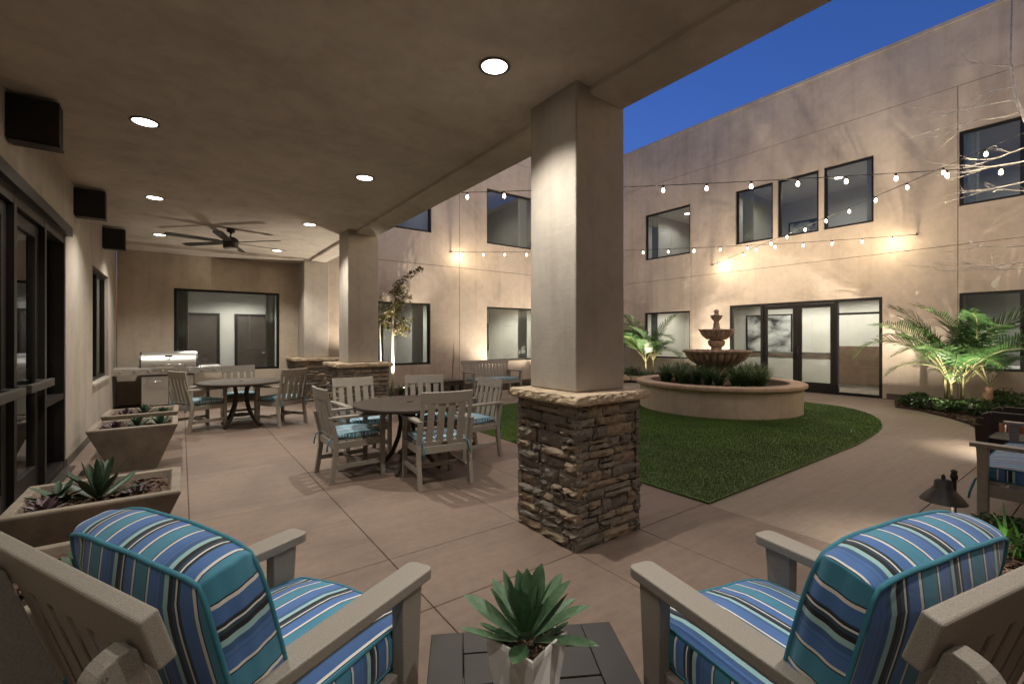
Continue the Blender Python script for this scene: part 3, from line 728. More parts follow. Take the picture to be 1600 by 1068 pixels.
# lit exit sign in the lobby
ex = thing('exit_sign', 'small green lit EXIT sign on the lobby ceiling', 'sign', PL['R'](4.82, -1.2, 2.52))
MB().box(-.02, .0, -.17, .17, -.09, .09).build('plate', 'paint_white', ex)
cu = bpy.data.curves.new('exit_text', 'FONT'); cu.body = 'EXIT'; cu.size = .15; cu.align_x = 'CENTER'; cu.align_y = 'CENTER'; cu.extrude = .002
_tmp = bpy.data.objects.new('tmp', cu); COL.objects.link(_tmp); bpy.context.view_layer.update()
_me = bpy.data.meshes.new_from_object(_tmp.evaluated_get(bpy.context.evaluated_depsgraph_get())); bpy.data.objects.remove(_tmp)
to = bpy.data.objects.new('lettering', _me); COL.objects.link(to); to.parent = ex
to.location = (-.024, 0, 0); to.rotation_euler = (R(90), 0, R(-90)); _me.materials.clear(); _me.materials.append(M['exit_green'])
MB().box(-.012, -.006, -.006, .006, .09, .23).build('stem', 'black_metal', ex)

room('R', 8.5, 11.2, 0.0, 2.7, 3.6, power=18, lights=[(9.3, 1.5), (10.2, 2.4)], lname='ground floor room beside the palm')
curtain('R', 10.12, 10.40, 0.5, 2.4, 0.30, 'ground floor window beside the palm')
picture('R', 9.75, 10.45, 1.1, 2.0, 3.59, 'ground floor room beside the palm')
room('R', -0.2, 2.7, 0.0, 2.7, 3.6, ('room_grey', 'room_floor', 'paint_white'), power=20, lights=[(1.4, 1.6)], lname='ground floor room behind the large palm')
bl = thing('window_blind', 'white slatted blind behind the large palm window', 'blind', PL['R'](1.35, -.2, 1.6))
for k in range(16): MB().box(-.012, .012, -.86, .86, -.78 + k * .05, -.775 + k * .05).build('slat', 'blind', bl)
bdr = thing('bed', 'white made bed inside the room behind the large palm', 'bed', PL['R'](1.4, -1.5, 0))
MB().box(-.9, .9, -.8, .8, .25, .55).build('mattress', 'sofa_white', bdr, bevel=.06, seg=4); MB().box(-.9, .9, -.78, .78, .02, .24).build('base', 'wood_dark', bdr)
MB().box(.5, .88, -.7, .7, .55, .78).build('pillow', 'sofa_white', bdr, bevel=.09, seg=4)
up = ('room_grey', 'room_floor', 'paint_white')
room('R', 8.3, 11.2, 3.62, 6.25, 4.0, up, 13, [(9.1, 1.2), (10.3, 2.4)], lname='upper corner room')
curtain('R', 10.1, 10.38, 3.9, 5.9, .32, 'upper corner room'); idoor('R', 9.25, 10.0, 2.05, 3.98, 3.63, 'upper corner room')
room('R', 3.4, 7.6, 3.62, 6.25, 4.0, up, 12, [(4.05, 1.0), (5.3, 2.5), (6.6, 1.4)], lname='upper room with three windows')
curtain('R', 6.75, 7.08, 3.9, 5.9, .32, 'upper room with three windows'); curtain('R', 3.80, 3.98, 3.9, 5.9, .32, 'upper room with three windows')
picture('R', 6.1, 7.3, 4.5, 5.5, 3.98, 'upper room with three windows')
room('R', -0.3, 2.75, 3.62, 6.25, 4.0, up, 10, [(1.3, 2.2)], lname='upper room above the large palm')
curtain('R', 2.0, 2.22, 3.9, 5.9, .32, 'upper room above the large palm')
room('M', 3.2, 5.9, 0.0, 2.7, 3.4, ('room_grey', 'room_floor', 'paint_white'), 34, [(4.6, 1.4)], lname='ground floor room behind the young tree')
curtain('M', 5.12, 5.46, 0.45, 2.5, .32, 'ground floor window behind the young tree'); idoor('M', 4.55, 5.35, 2.05, 3.38, 0.005, 'ground floor room behind the young tree', -1)
room('M', 6.9, 9.7, 0.0, 2.7, 3.4, ('room_wall', 'room_floor', 'paint_white'), 42, [(8.3, 1.5)], lname='ground floor room behind the bench')
curtain('M', 8.75, 9.12, 0.45, 2.5, .32, 'ground floor window behind the bench'); picture('M', 9.0, 9.6, .95, 2.0, 3.38, 'ground floor room behind the bench')
room('M', 6.9, 9.7, 3.62, 6.25, 3.6, up, 10, [(8.0, 1.6)], lname='upper room above the bench')
curtain('M', 8.75, 9.12, 3.9, 5.9, .32, 'upper room above the bench'); picture('M', 8.7, 9.6, 4.3, 5.3, 3.58, 'upper room above the bench')
room('M', 3.2, 5.9, 3.62, 6.25, 3.6, up, 6, [(4.6, 1.6)], lname='upper room above the young tree')
room('M', 10.2, 12.9, 0.0, 2.7, 3.4, power=20, lights=[(11.4, 1.5)], lname='corner ground floor room')
room('M', 10.2, 12.9, 3.62, 6.25, 3.6, up, 6, [(11.4, 1.6)], lname='corner upper room')
room('E', -0.6, 2.27, 0.0, 2.7, 3.3, ('room_grey', 'room_floor', 'paint_white'), 24, [(.35, 1.5), (1.35, 2.3)], lname='room behind the grill window')
curtain('E', -.09, .12, .5, 2.5, .3, 'window behind the grill'); curtain('E', 1.62, 1.82, .5, 2.5, .3, 'window behind the grill')
idoor('E', 0.05, .80, 2.05, 3.28, .005, 'room behind the grill window', -1); idoor('E', 1.3, 2.1, 2.05, 3.28, .005, 'room behind the grill window')
room('L', 2.6, 11.2, 0.0, 2.8, 4.0, ('room_grey', 'room_floor', 'paint_white'), 5, [(5.5, 2.0), (9.4, 2.0)], lname='room behind the glazed patio doors')

# ------------------------------------------------------------------ cushions
def cushion(name, label, parent_loc, rot, size, puff=(.06, .02, .02), mats=('stripe_x', 'stripe_y'), axis='z', group=None, cat='cushion', n=12, pipe=0.0055, seed=1, tie=None, obj=None):
    """box cushion: boxing seams round the faces normal to `axis`"""
    r = random.Random(seed); root = thing(name, label, cat, parent_loc, 0, group); root.rotation_mode = 'XYZ'; root.rotation_euler = rot
    sx, sy, sz = size; idx = {}; vs = []; fs = []; mi = []
    ph = [r.uniform(0, 6.28) for _ in range(6)]
    def shape(p):
        x, y, z = p; ax, ay, az = abs(x), abs(y), abs(z)
        bx, by, bz = 1 - x ** 4, 1 - y ** 4, 1 - z ** 4
        X = x * (sx / 2) * (1 + puff[1] * bz * by * (1 if ax > .99 else ax)) - x * (sx / 2) * .012 * (y ** 4) * (z ** 4)
        Y = y * (sy / 2) * (1 + puff[2] * bx * bz)
        Z = z * (sz / 2)
        if axis == 'z': Z += z * puff[0] * (1 - x ** 4) * (1 - y ** 4); 
        else: Y += y * puff[0] * (1 - x ** 4) * (1 - z ** 4)
        if axis == 'y': Z += z * .014 * (1 - x ** 4) * (1 - y * y) - .004 * max(0, z) * x ** 6
        rr_ = .012 * ((ax * ay * az) ** 3)
        X -= math.copysign(rr_, x); Y -= math.copysign(rr_ * .6, y); Z -= math.copysign(rr_, z)
        Z += .003 * math.sin(3.2 * x + ph[0])
        # corners drawn in, seams waver a little
        X += .002 * math.sin(7 * y + ph[0])
        Y += .002 * math.sin(8 * x + ph[2])
        Z += .002 * math.sin(6.5 * x + ph[3])
        return (X, Y, Z)
    def vid(p):
        k = tuple(round(c * 1000) for c in p)
        if k not in idx: idx[k] = len(vs); vs.append(shape(p))
        return idx[k]
    g = [-1 + 2 * i / n for i in range(n + 1)]; g[0], g[-1] = -1, 1
    gs = [-.97 if i == 1 else .97 if i == n - 1 else v for i, v in enumerate(g)]
    for ax in range(3):
        for s in (-1, 1):
            for i in range(n):
                for j in range(n):
                    q = []
                    for (u, v) in ((gs[i], gs[j]), (gs[i + 1], gs[j]), (gs[i + 1], gs[j + 1]), (gs[i], gs[j + 1])):
                        p = [0, 0, 0]; p[ax] = s; p[(ax + 1) % 3] = u; p[(ax + 2) % 3] = v; q.append(vid(tuple(p)))
                    fs.append(q); mi.append(1 if ax == 0 else 0)
    b = MB(); b.v = vs; b.f = fs; b.mi = mi
    b.build('cover', list(mats), root, smooth=True)
    def edge(p): return shape(p)
    tb = MB()
    for s in (-1, 1):
        loop = []
        for (u, v), (u2, v2) in (((-1, -1), (1, -1)), ((1, -1), (1, 1)), ((1, 1), (-1, 1)), ((-1, 1), (-1, -1))):
            for k in range(14):
                t = k / 14; a = u + (u2 - u) * t; c = v + (v2 - v) * t
                # rounded corner
                if max(abs(a), abs(c)) > .9 and min(abs(a), abs(c)) > .93: a *= .985; c *= .985
                loop.append(edge((a, c, s) if axis == 'z' else (a, s, c)))
        tb.tube(loop, pipe, 8, closed=True)
    tb.build('piping', 'piping', root, smooth=True)
    return root

# ------------------------------------------------------------------ club chairs
def round_end(x0, x1, y0, y1, rr, seg=5):
    p = [(x0, y0), (x1, y0)]
    p += [(x1 - rr + rr * math.cos(a), y1 - rr + rr * math.sin(a)) for a in [math.pi / 2 * k / seg for k in range(seg + 1)]]
    p += [(x0 + rr + rr * math.cos(a), y1 - rr + rr * math.sin(a)) for a in [math.pi / 2 + math.pi / 2 * k / seg for k in range(seg + 1)]]
    return p
def club_chair(label, loc, rz):
    t = thing('club_chair', label, 'armchair', (*loc, 0), rz, 'deep seating armchairs'); m = 'lumber_fg'
    W = .375; bt = math.atan2(.19, .62)
    for s in (-1, 1):
        b = MB(); poly = round_end(-.052, .052, -.33, .43, .028); poly[0] = (-.045, -.33); poly[1] = (.045, -.33)
        b.prism_z([(x + s * .322, y) for x, y in poly], .60, .636); b.build('arm', m, t, bevel=.005)
        # front leg: flared board under the arm
        b = MB(); b.prism_x([(.30, 0), (.365, 0), (.375, .30), (.395, .60), (.29, .60), (.295, .30)], s * .325 - .024, s * .325 + .024); b.build('leg', m, t, bevel=.004)
        b = MB(); b.box(s * .298 - .004 if s > 0 else s * .298 - .028, s * .298 + .028 if s > 0 else s * .298 + .004, -.30, .30, .20, .325); b.build('side_rail', m, t, bevel=.004)
        # rear post with a rounded top
        tw = lambda yl, zl: (-.262 + yl * math.cos(bt) - zl * math.sin(bt), .31 + yl * math.sin(bt) + zl * math.cos(bt))
        prof = [(-.375, 0), (-.285, 0), tw(-.013, .0), tw(-.013, .585), tw(-.025, .60)] + [tw(-.045 - .06 * math.sin(R(q)), .54 + .06 * math.cos(R(q))) for q in range(0, 91, 15)] + [tw(-.105, .0)]
        b = MB(); b.prism_x(prof, s * .318 - .026, s * .318 + .026); po = b.build('rear_post', m, t, bevel=.004)
        sc = MB(); sc.lathe([(.004, 0), (.0036, .0015), (.001, .002)], 10); so = sc.build('screw', 'chrome', po); so.location = (s * .345, -.497, .845); so.rotation_euler = (0, s * R(90), 0)
    b = MB(); b.box(-.30, .30, .305, .335, .19, .32); b.build('front_rail', m, t, bevel=.004)
    for k in range(6):
        b = MB(); y = -.24 + k * .10; b.box(-.295, .295, y, y + .085, .305, .325); b.build('seat_slat', m, t, bevel=.003, seg=1)
    # back: top rail, slats, lower rail in the reclined plane
    mt = Matrix.Rotation(bt, 3, 'X'); org = Vector((0, -.262, .31))
    tf = lambda x, y, z: tuple(org + mt @ Vector((x, y, z)))
    b = MB(tf); b.box(-.385, .385, -.012, .024, .545, .66); b.build('top_rail', m, t, bevel=.007, seg=3)
    b = MB(tf); b.box(-.29, .29, -.012, .02, .03, .10); b.build('lower_rail', m, t, bevel=.004)
    for k in range(6):
        x = -.252 + k * .1008; b = MB(tf); b.box(x - .036, x + .036, -.008, .014, .10, .546); b.build('slat', m, t, bevel=.003, seg=1)
    return t
def club_set(loc, rz, side):
    club_chair('greige slatted armchair with striped cushions %s' % side, loc, rz)
    c, s = math.cos(rz), math.sin(rz)
    W = lambda x, y, z: (loc[0] + c * x - s * y, loc[1] + s * x + c * y, z)
    cushion('seat_cushion', 'blue and teal striped seat cushion on the armchair %s' % side, W(0, .075, .405), (0, 0, rz), (.60, .66, .13), (.036, .03, .03), ('stripe_x', 'stripe_y'), 'z', 'armchair seat cushions', seed=3)
    bk = cushion('back_cushion', 'puffy blue striped back cushion on the armchair %s' % side, W(0, -.208, .715), (R(14), 0, rz), (.635, .13, .47), (.036, .03, .02), ('stripe_x', 'stripe_z'), 'y', 'armchair back cushions', seed=8, pipe=.0062)
    # fabric ties knotted round the rear slat
    for sx in ((-.30,) if True else ()):
        b = MB(); b.tube([(sx + .16, -.10, -.21), (sx + .10, -.135, -.205), (sx + .02, -.155, -.20), (sx - .045, -.165, -.195), (sx - .075, -.11, -.19)], .006, 6)
        b.tube([(sx - .03, -.165, -.20), (sx - .05, -.185, -.235), (sx - .035, -.19, -.275), (sx - .045, -.20, -.31)], [.005, .009, .010, .011], 6)
        b.tube([(sx - .03, -.165, -.20), (sx - .07, -.18, -.19), (sx - .10, -.19, -.205), (sx - .115, -.19, -.22)], [.005, .009, .009, .006], 6)
        b.build('tie', 'piping', bk, smooth=True)
club_set((.175, 1.61), R(27.2 - 90), 'beside the concrete planters')
club_set((1.57, .58), R(78.1 - 90), 'beside the bell path light')

# ------------------------------------------------------------------ side table with potted agave
ST = thing('side_table', 'square charcoal plank side table between the striped armchairs', 'side table', (.80, .98, 0), R(-29.5))
for (x0, x1, y0, y1) in ((-.31, -.205, -.31, .31), (.205, .31, -.31, .31), (-.204, .204, .205, .31), (-.204, .204, -.31, -.205)):
    MB().box(x0, x1, y0, y1, .425, .45).build('border_board', 'side_table', ST, bevel=.003)
for k in range(3):
    y = -.2035 + k * .1365; MB().box(-.203, .203, y + .002, y + .132, .425, .449).build('plank', 'side_table', ST, bevel=.003)
for x in (-.26, .26):
    for y in (-.26, .26): MB().box(x - .03, x + .03, y - .03, y + .03, 0, .425).build('leg', 'side_table', ST, bevel=.003)
for y in (-.275, .275): MB().box(-.23, .23, y - .012, y + .012, .33, .424).build('apron', 'side_table', ST)
for x in (-.275, .275): MB().box(x - .012, x + .012, -.23, .23, .33, .424).build('apron', 'side_table', ST)

pot = thing('square_pot', 'white faceted ceramic pot on the charcoal side table', 'pot', (.787, 1.012, .451), R(-36 + 45 + 6))
b = MB(); hw, bw, hh = .083, .070, .165
top = [(-hw, -hw), (0, -hw * .97), (hw, -hw), (hw * .97, 0), (hw, hw), (0, hw * .97), (-hw, hw), (-hw * .97, 0)]
bot = [(-bw * .9, -bw * .9), (-.012, -bw * 1.15), (bw * .9, -bw * .9), (bw * 1.15, .012), (bw * .9, bw * .9), (.012, bw * 1.15), (-bw * .9, bw * .9), (-bw * 1.15, -.012)]
vs = [(x, y, 0) for x, y in bot] + [(x, y, hh - .012) for x, y in top] + [(x * .98, y * .98, hh) for x, y in top] + [(x * .89, y * .89, hh) for x, y in top] + [(x * .85, y * .85, hh - .05) for x, y in top]
fs = [tuple(range(7, -1, -1))]
for i in range(8):
    j = (i + 1) % 8
    fs += [(i, j, 8 + i), (j, 8 + j, 8 + i)] if i % 2 else [(i, j, 8 + j), (i, 8 + j, 8 + i)]
    for k in (1, 2, 3): fs.append((k * 8 + i, k * 8 + j, (k + 1) * 8 + j, (k + 1) * 8 + i))
fs.append(tuple(range(32, 40)))
b.add(vs, fs); b.build('body', 'white_pot', pot, bevel=.002)
r = random.Random(4); pb_ = MB()
for k in range(150):
    x, y = r.uniform(-.066, .066), r.uniform(-.066, .066); s = r.uniform(.005, .010); z = hh - .026 + r.uniform(0, .012)
    n = 6; pb_.lathe([(s * .5, -s * .6), (s, 0), (s * .6, s * .6)], 7, (x, y, z))
tag(pb_.build('pebbles', 'pebble', pot, smooth=True), kind='stuff')

def leaf_mesh(name, L, W, curve, fold=.25, seg=9, mat='leaf_agave', point=1.5):
    vs = []; fs = []
    for i in range(seg + 1):
        t = i / seg; w = W / 2 * (math.sin(math.pi * min(1, (t * .86 + .14)) ** point) ** .75) if i < seg else .0006
        w = max(w, .0006)
        a = curve * t; x = L * t * math.cos(a * .6); z = L * t * math.sin(a * .6)
        for k, u in enumerate((-1, -.5, 0, .5, 1)): vs.append((x, u * w, z + abs(u) ** 1.4 * w * fold))
        for k, u in enumerate((-1, -.5, 0, .5, 1)): vs.append((x, u * w, z + abs(u) ** 1.4 * w * fold - .004 * (1 - abs(u)) * (1 - t)))
    for i in range(seg):
        o = i * 10; p = o + 10
        for k in range(4):
            fs.append((o + k, p + k, p + k + 1, o + k + 1)); fs.append((o + 5 + k, o + 6 + k, p + 6 + k, p + 5 + k))
    me = bpy.data.meshes.new(name); me.from_pydata(vs, [], fs); me.materials.append(M[mat])
    me.polygons.foreach_set('use_smooth', [True] * len(me.polygons)); return me
def rosette(name, label, loc, n, L, W, mat, el0, el1, seed, base=.012, cat='plant', group=None, turn=2.399, fold=.35):
    r = random.Random(seed); t = thing(name, label, cat, loc, r.uniform(0, 6), group)
    var = [leaf_mesh('leaf', 1, W / L * f, c, fold, 9 if L > .12 else 5, mat) for f, c in ((1, .25), (.9, -.15), (1.1, .05))]
    for k in range(n):
        f = k / max(1, n - 1); el = el0 + (el1 - el0) * f + r.uniform(-.1, .1); l = L * (1.0 - .28 * abs(f - .35)) * r.uniform(.88, 1.1)
        o = link(bpy.data.objects.new('leaf', r.choice(var)), t); a = k * turn + r.uniform(-.15, .15)
        o.location = (math.cos(a) * base * (1 - f), math.sin(a) * base * (1 - f), f * L * .12)
        o.rotation_euler = (r.uniform(-.15, .15), -el, a); o.scale = (l, l, l)
    return t
rosette('agave', 'grey-green agave growing in the white faceted pot', (.787, 1.012, .60), 30, .19, .052, 'leaf_agave', R(12), R(86), 12, .03)

# ------------------------------------------------------------------ concrete planters with succulents
def planter(y0, y1, x0, x1, z, label):
    cx, cy_ = (x0 + x1) / 2, (y0 + y1) / 2; hx, hy = (x1 - x0) / 2, (y1 - y0) / 2
    t = thing('concrete_planter', label, 'planter', (cx, cy_, 0), 0, 'tapered concrete planters along the wall')
    b = MB(); q = .50; rw = .055
    R4 = lambda ax, ay, zz: [(-ax, -ay, zz), (ax, -ay, zz), (ax, ay, zz), (-ax, ay, zz)]
    rings = [R4(hx * q, hy * q, 0), R4(hx, hy, z - .012), R4(hx - .006, hy - .006, z), R4(hx - rw, hy - rw, z), R4(hx - rw - .045, hy - rw - .045, z - .12)]
    vs = [p for g in rings for p in g]; fs = [(3, 2, 1, 0)] + [(k * 4 + i, k * 4 + (i + 1) % 4, k * 4 + 4 + (i + 1) % 4, k * 4 + 4 + i) for k in range(4) for i in range(4)] + [(16, 17, 18, 19)]
    b.add(vs, fs); b.build('body', 'concrete_planter', t, bevel=.006)
    s = MB(); ax, ay = hx - rw - .02, hy - rw - .02; N = 16; r = random.Random(int(y0 * 100))
    vs = [(-ax + 2 * ax * i / N, -ay + 2 * ay * j / N, z - .06 + r.uniform(-.012, .016)) for j in range(N + 1) for i in range(N + 1)]
    s.add(vs, [(j * 17 + i, j * 17 + i + 1, (j + 1) * 17 + i + 1, (j + 1) * 17 + i) for j in range(N) for i in range(N)])
    s.build('soil', 'soil', t, fix=False)
    V = chips('c', lambda x, y: x == x, 500, z - .055, (-ax, ax, -ay, ay)); o = tri_mesh('mulch_chips', V, 'chip', t); tag(o, kind='stuff')
    return cx, cy_, z - .055
PLN = [(7.32, 7.98, -.79, -.03, .50, 'concrete planter nearest the grill', 'nearest the grill'), (6.27, 6.93, -.79, -.03, .50, 'concrete planter standing next to the one nearest the grill', 'next to the grill-side one'),
       (3.50, 4.17, -.79, 0.0, .50, 'concrete planter with a dark agave in front of the glazed doors', 'in front of the glazed doors'), (2.27, 2.95, -.77, .01, .50, 'concrete planter right behind the left striped armchair', 'behind the left armchair')]
for i, (y0, y1, x0, x1, z, lab, wh) in enumerate(PLN):
    cx, cy_, zs = planter(y0, y1, x0, x1, z, lab)
    if i == 2:
        rosette('agave', 'dark green agave in the planter in front of the glazed doors', (cx - .02, cy_ - .03, zs), 22, .25, .055, 'leaf_dark', R(8), R(80), 31, .03)
        rosette('succulent', 'broad-leaved grey succulent in the planter in front of the glazed doors', (cx - .22, cy_ + .04, zs), 12, .17, .06, 'leaf_dark', R(5), R(50), 32, .02)
        rosette('succulent', 'purple succulent in the planter in front of the glazed doors', (cx + .17, cy_ - .08, zs), 26, .085, .02, 'leaf_purple', R(10), R(85), 33, .05)
        rosette('succulent', 'small ruffled dark succulent by the rim of the planter at the glazed doors', (cx - .24, cy_ - .16, zs), 16, .11, .04, 'leaf_purple', R(5), R(60), 34, .03)
    elif i < 2:
        rosette('succulent', 'purple ruffled succulent in the planter %s' % wh, (cx - .17, cy_, zs), 30, .10, .03, 'leaf_purple', R(5), R(80), 40 + i, .07)
        rosette('agave', 'small dark agave in the planter %s' % wh, (cx + .02, cy_ - .02, zs), 20, .14, .035, 'leaf_dark', R(15), R(85), 50 + i, .02)
        rosette('succulent', 'green rosette succulent in the planter %s' % wh, (cx + .21, cy_, zs), 26, .13 if i else .08, .045, 'leaf_dark', R(5), R(85), 60 + i, .05)
    else:
        rosette('succulent', 'green rosette succulent in the planter %s' % wh, (cx + .05, cy_, zs), 24, .12, .04, 'leaf_dark', R(5), R(85), 71, .04)
        rosette('succulent', 'purple ruffled succulent in the planter %s' % wh, (cx + .22, cy_ + .1, zs), 24, .07, .02, 'leaf_purple', R(5), R(85), 72, .04)

# ------------------------------------------------------------------ dining sets
def dining_chair(label, loc, heading, cushion_label, grp, proto={}):
    rz = R(heading - 90)
    if 'c' in proto:
        t = copy_tree(proto['c']); t.location = (*loc, 0); t.rotation_euler = (0, 0, rz); t['label'] = label; t['group'] = grp
        q = copy_tree(proto['q']); q['label'] = cushion_label; q['group'] = grp.replace('chairs', 'chair cushions')
    else:
        t = thing('dining_chair', label, 'chair', (*loc, 0), rz, grp); m = 'lumber'; proto['c'] = t
        bt = math.atan2(.10, .46); mt = Matrix.Rotation(bt, 3, 'X'); org = Vector((0, -.235, .40)); tf = lambda x, y, z: tuple(org + mt @ Vector((x, y, z)))
        for s in (-1, 1):
            MB().box(s * .255 - .022, s * .255 + .022, .215, .262, 0, .635).build('leg', m, t, bevel=.004)
            b = MB(); b.prism_x([(-.315, 0), (-.268, 0), (-.225, .28), (-.225, .43), (-.275, .66), (-.325, .66), (-.272, .43), (-.272, .28)], s * .262 - .02, s * .262 + .02); b.build('rear_leg', m, t, bevel=.004)
            b = MB(); poly = round_end(-.036, .036, -.285, .285, .02, 4); b.prism_z([(x + s * .262, y) for x, y in poly], .636, .662); b.build('arm', m, t, bevel=.004)
            MB().box(s * .255 - .014, s * .255 + .014, -.235, .22, .335, .40).build('seat_rail', m, t, bevel=.003)
            MB().box(s * .255 - .012, s * .255 + .012, -.26, .22, .135, .18).build('stretcher', m, t, bevel=.003)
        MB().box(-.235, .235, -.02, .01, .138, .178).build('stretcher', m, t, bevel=.003)
        MB().box(-.235, .235, .23, .255, .335, .40).build('front_rail', m, t, bevel=.003); MB().box(-.24, .24, -.262, -.232, .335, .405).build('rear_rail', m, t, bevel=.003)
        for k in range(5):
            y = -.225 + k * .092; MB().box(-.238, .238, y, y + .08, .402, .42).build('seat_slat', m, t)
        b = MB(tf); N = 8; poly = [(-.262 + .524 * i / N, .004 - .018 * math.sin(math.pi * i / N)) for i in range(N + 1)]
        poly = poly + [(x, y + .024) for x, y in reversed(poly)]
        b.prism(poly, lambda x, y: (x, y, .43), lambda x, y: (x, y, .545)); b.build('top_rail', m, t, bevel=.004)
        for s in (-1, 1): MB(tf).box(s * .243 - .018, s * .243 + .018, -.004, .022, .02, .431).build('back_stile', m, t, bevel=.003)
        for k in range(4):
            x = -.156 + k * .104; MB(tf).box(x - .034, x + .034, -.004, .012, .03, .431).build('slat', m, t, bevel=.002, seg=1)
        MB(tf).box(-.225, .225, -.006, .02, .0, .05).build('lower_rail', m, t, bevel=.003)
        MB(tf).box(-.03, .03, -.0085, -.0065, .016, .03).build('name_plate', 'black_metal', t)
        q = cushion('seat_cushion', cushion_label, (0, 0, 0), (0, 0, 0), (.46, .45, .05), (.014, .01, .01), ('stripe_small', 'stripe_small_y'), 'z', grp.replace('chairs', 'chair cushions'), n=8, pipe=.004, seed=6)
        for s in (-1, 1):
            b = MB(); b.tube([(s * .21, -.22, .0), (s * .225, -.262, -.01), (s * .235, -.31, -.03), (s * .228, -.325, -.08), (s * .24, -.33, -.13)], [.004, .006, .007, .008, .008], 6)
            b.build('tie', 'piping', q, smooth=True)
        proto['q'] = q
    c, s = math.cos(rz), math.sin(rz)
    q.location = (loc[0] - s * .005, loc[1] + c * .005, .449); q.rotation_euler = (0, 0, rz)
def round_table(label, x, y, rad):
    t = thing('round_table', label, 'table', (x, y, 0), 0, 'round dining tables')
    MB().lathe([(rad - .02, .690), (rad - .004, .697), (rad, .708), (rad, .722), (rad - .008, .730), (rad - .02, .733)], 72).build('tabletop', 'table_dark', t, smooth=True, auto=40)
    MB().lathe([(.022, .66), (.022, .735), (.03, .737), (.03, .739)], 16).build('umbrella_hole_cover', 'black_metal', t)
    MB().lathe([(.16, .672), (.16, .689)], 32).build('mounting_plate', 'table_dark', t)
    for k in range(4):
        a = R(45 + 90 * k); ca, sa = math.cos(a), math.sin(a); b = MB()
        prof = [(.36, .02), (.30, .05), (.20, .17), (.13, .34), (.10, .50), (.12, .62), (.17, .675)]
        pts = [(r_ * ca, r_ * sa, z) for r_, z in prof]
        for i in range(len(pts) - 1): pass
        b.tube(pts, [.024, .024, .025, .026, .026, .025, .022], 8); b.build('leg', 'table_dark', t, smooth=True)
    b = MB(); b.lathe([(.10, .16), (.13, .165), (.13, .19), (.10, .195)], 24); b.build('leg_ring', 'table_dark', t, smooth=True, auto=40)
round_table('round dark table with five greige chairs near the stone column', 2.06, 4.78, .60)
round_table('round dark table under the ceiling fan near the grill', .80, 8.72, .62)
G1 = 'chairs at the table near the stone column'; G0 = 'chairs at the table under the fan'
CL = 'blue striped seat cushion on the greige chair %s'
for loc, hd, wh, g_ in [((2.11, 4.23), 83.5, 'with its back to the side table', G1), ((1.48, 4.96), 2, 'whose back faces the planters', G1), ((1.80, 5.62), -88, 'in front of the second stone pier', G1),
                        ((2.60, 5.46), -108, 'in front of the young tree', G1), ((2.87, 4.86), 183, 'beside the lawn edge', G1),
                        ((.24, 8.74), 25, 'next to the planter by the grill', G0), ((1.345, 8.47), 122, 'at the fan table beside the second column', G0), ((.85, 9.40), -90, 'under the end wall window', G0)]:
    dining_chair('greige slatted dining chair ' + wh, loc, hd, CL % wh, g_)

# ------------------------------------------------------------------ grill
gr = thing('gas_grill', 'stainless steel gas grill with closed lid and side shelves', 'grill', (-.19, 11.45, 0))
MB().box(-.44, .40, -.27, .26, .10, .80).build('cabinet', 'steel_dark', gr, bevel=.006)
for k, (x0, x1) in enumerate(((-.425, -.015), (-.005, .385))):
    d = MB().box(x0, x1, -.295, -.272, .14, .70).build('door', 'steel', gr, bevel=.008)
    hb = MB(); y = -.34; hb.tube([(x0 + .08, -.295, .60), (x0 + .08, y, .60), (x1 - .08, y, .60), (x1 - .08, -.295, .60)], .011, 8); hb.build('handle', 'chrome', d, smooth=True)
MB().box(-.85, .85, -.32, -.27, .735, .86).build('control_panel', 'steel', gr, bevel=.006)
for k in range(8):
    x = -.74 + k * .21; kb = MB(); kb.lathe([(.030, 0), (.030, .012), (.024, .035), (.020, .038)], 16); o = kb.build('knob', 'chrome', gr, smooth=True, auto=40); o.location = (x, -.32, .797); o.rotation_euler = (R(90), 0, 0)
for s in (-1, 1): MB().box(s * .475 - (.37 if s < 0 else 0), s * .475 + (.37 if s > 0 else 0), -.27, .26, .845, .875).build('side_shelf', 'steel', gr, bevel=.005)
b = MB(); prof = [(-.29, .87), (-.30, .93), (-.27, 1.04), (-.20, 1.12), (-.08, 1.165), (.10, 1.17), (.20, 1.14), (.25, 1.05), (.26, .87)]
b.prism_x(prof, -.43, .43); lid = b.build('lid', 'steel', gr, smooth=True, auto=30)
for s in (-1, 1): MB().prism_x(prof, s * .445 - .015, s * .445 + .015).build('lid_end', 'steel_dark', lid, bevel=.004)
b = MB(); b.tube([(-.25, -.295, .93), (-.25, -.36, .925), (.25, -.36, .925), (.25, -.295, .93)], .015, 10); b.build('lid_handle', 'chrome', lid, smooth=True)
g_ = MB(); g_.box(-.07, .05, -.252, -.247, 1.075, 1.105); bd = g_.build('badge', 'black_metal', lid); bd.rotation_euler = (0, 0, 0); bd.location = (0, -.012, -.005)
MB().lathe([(.035, 0), (.035, .008), (.028, .01)], 16).build('thermometer', 'chrome', lid).location = (-.01, -.25, 1.03)
for x in (-.36, .33):
    for y in (-.2, .2):
        w_ = MB(); w_.lathe([(.045, -.015), (.05, -.01), (.05, .01), (.045, .015)], 16); o = w_.build('caster', 'black_metal', gr); o.location = (x, y, .052); o.rotation_euler = (0, R(90), 0)

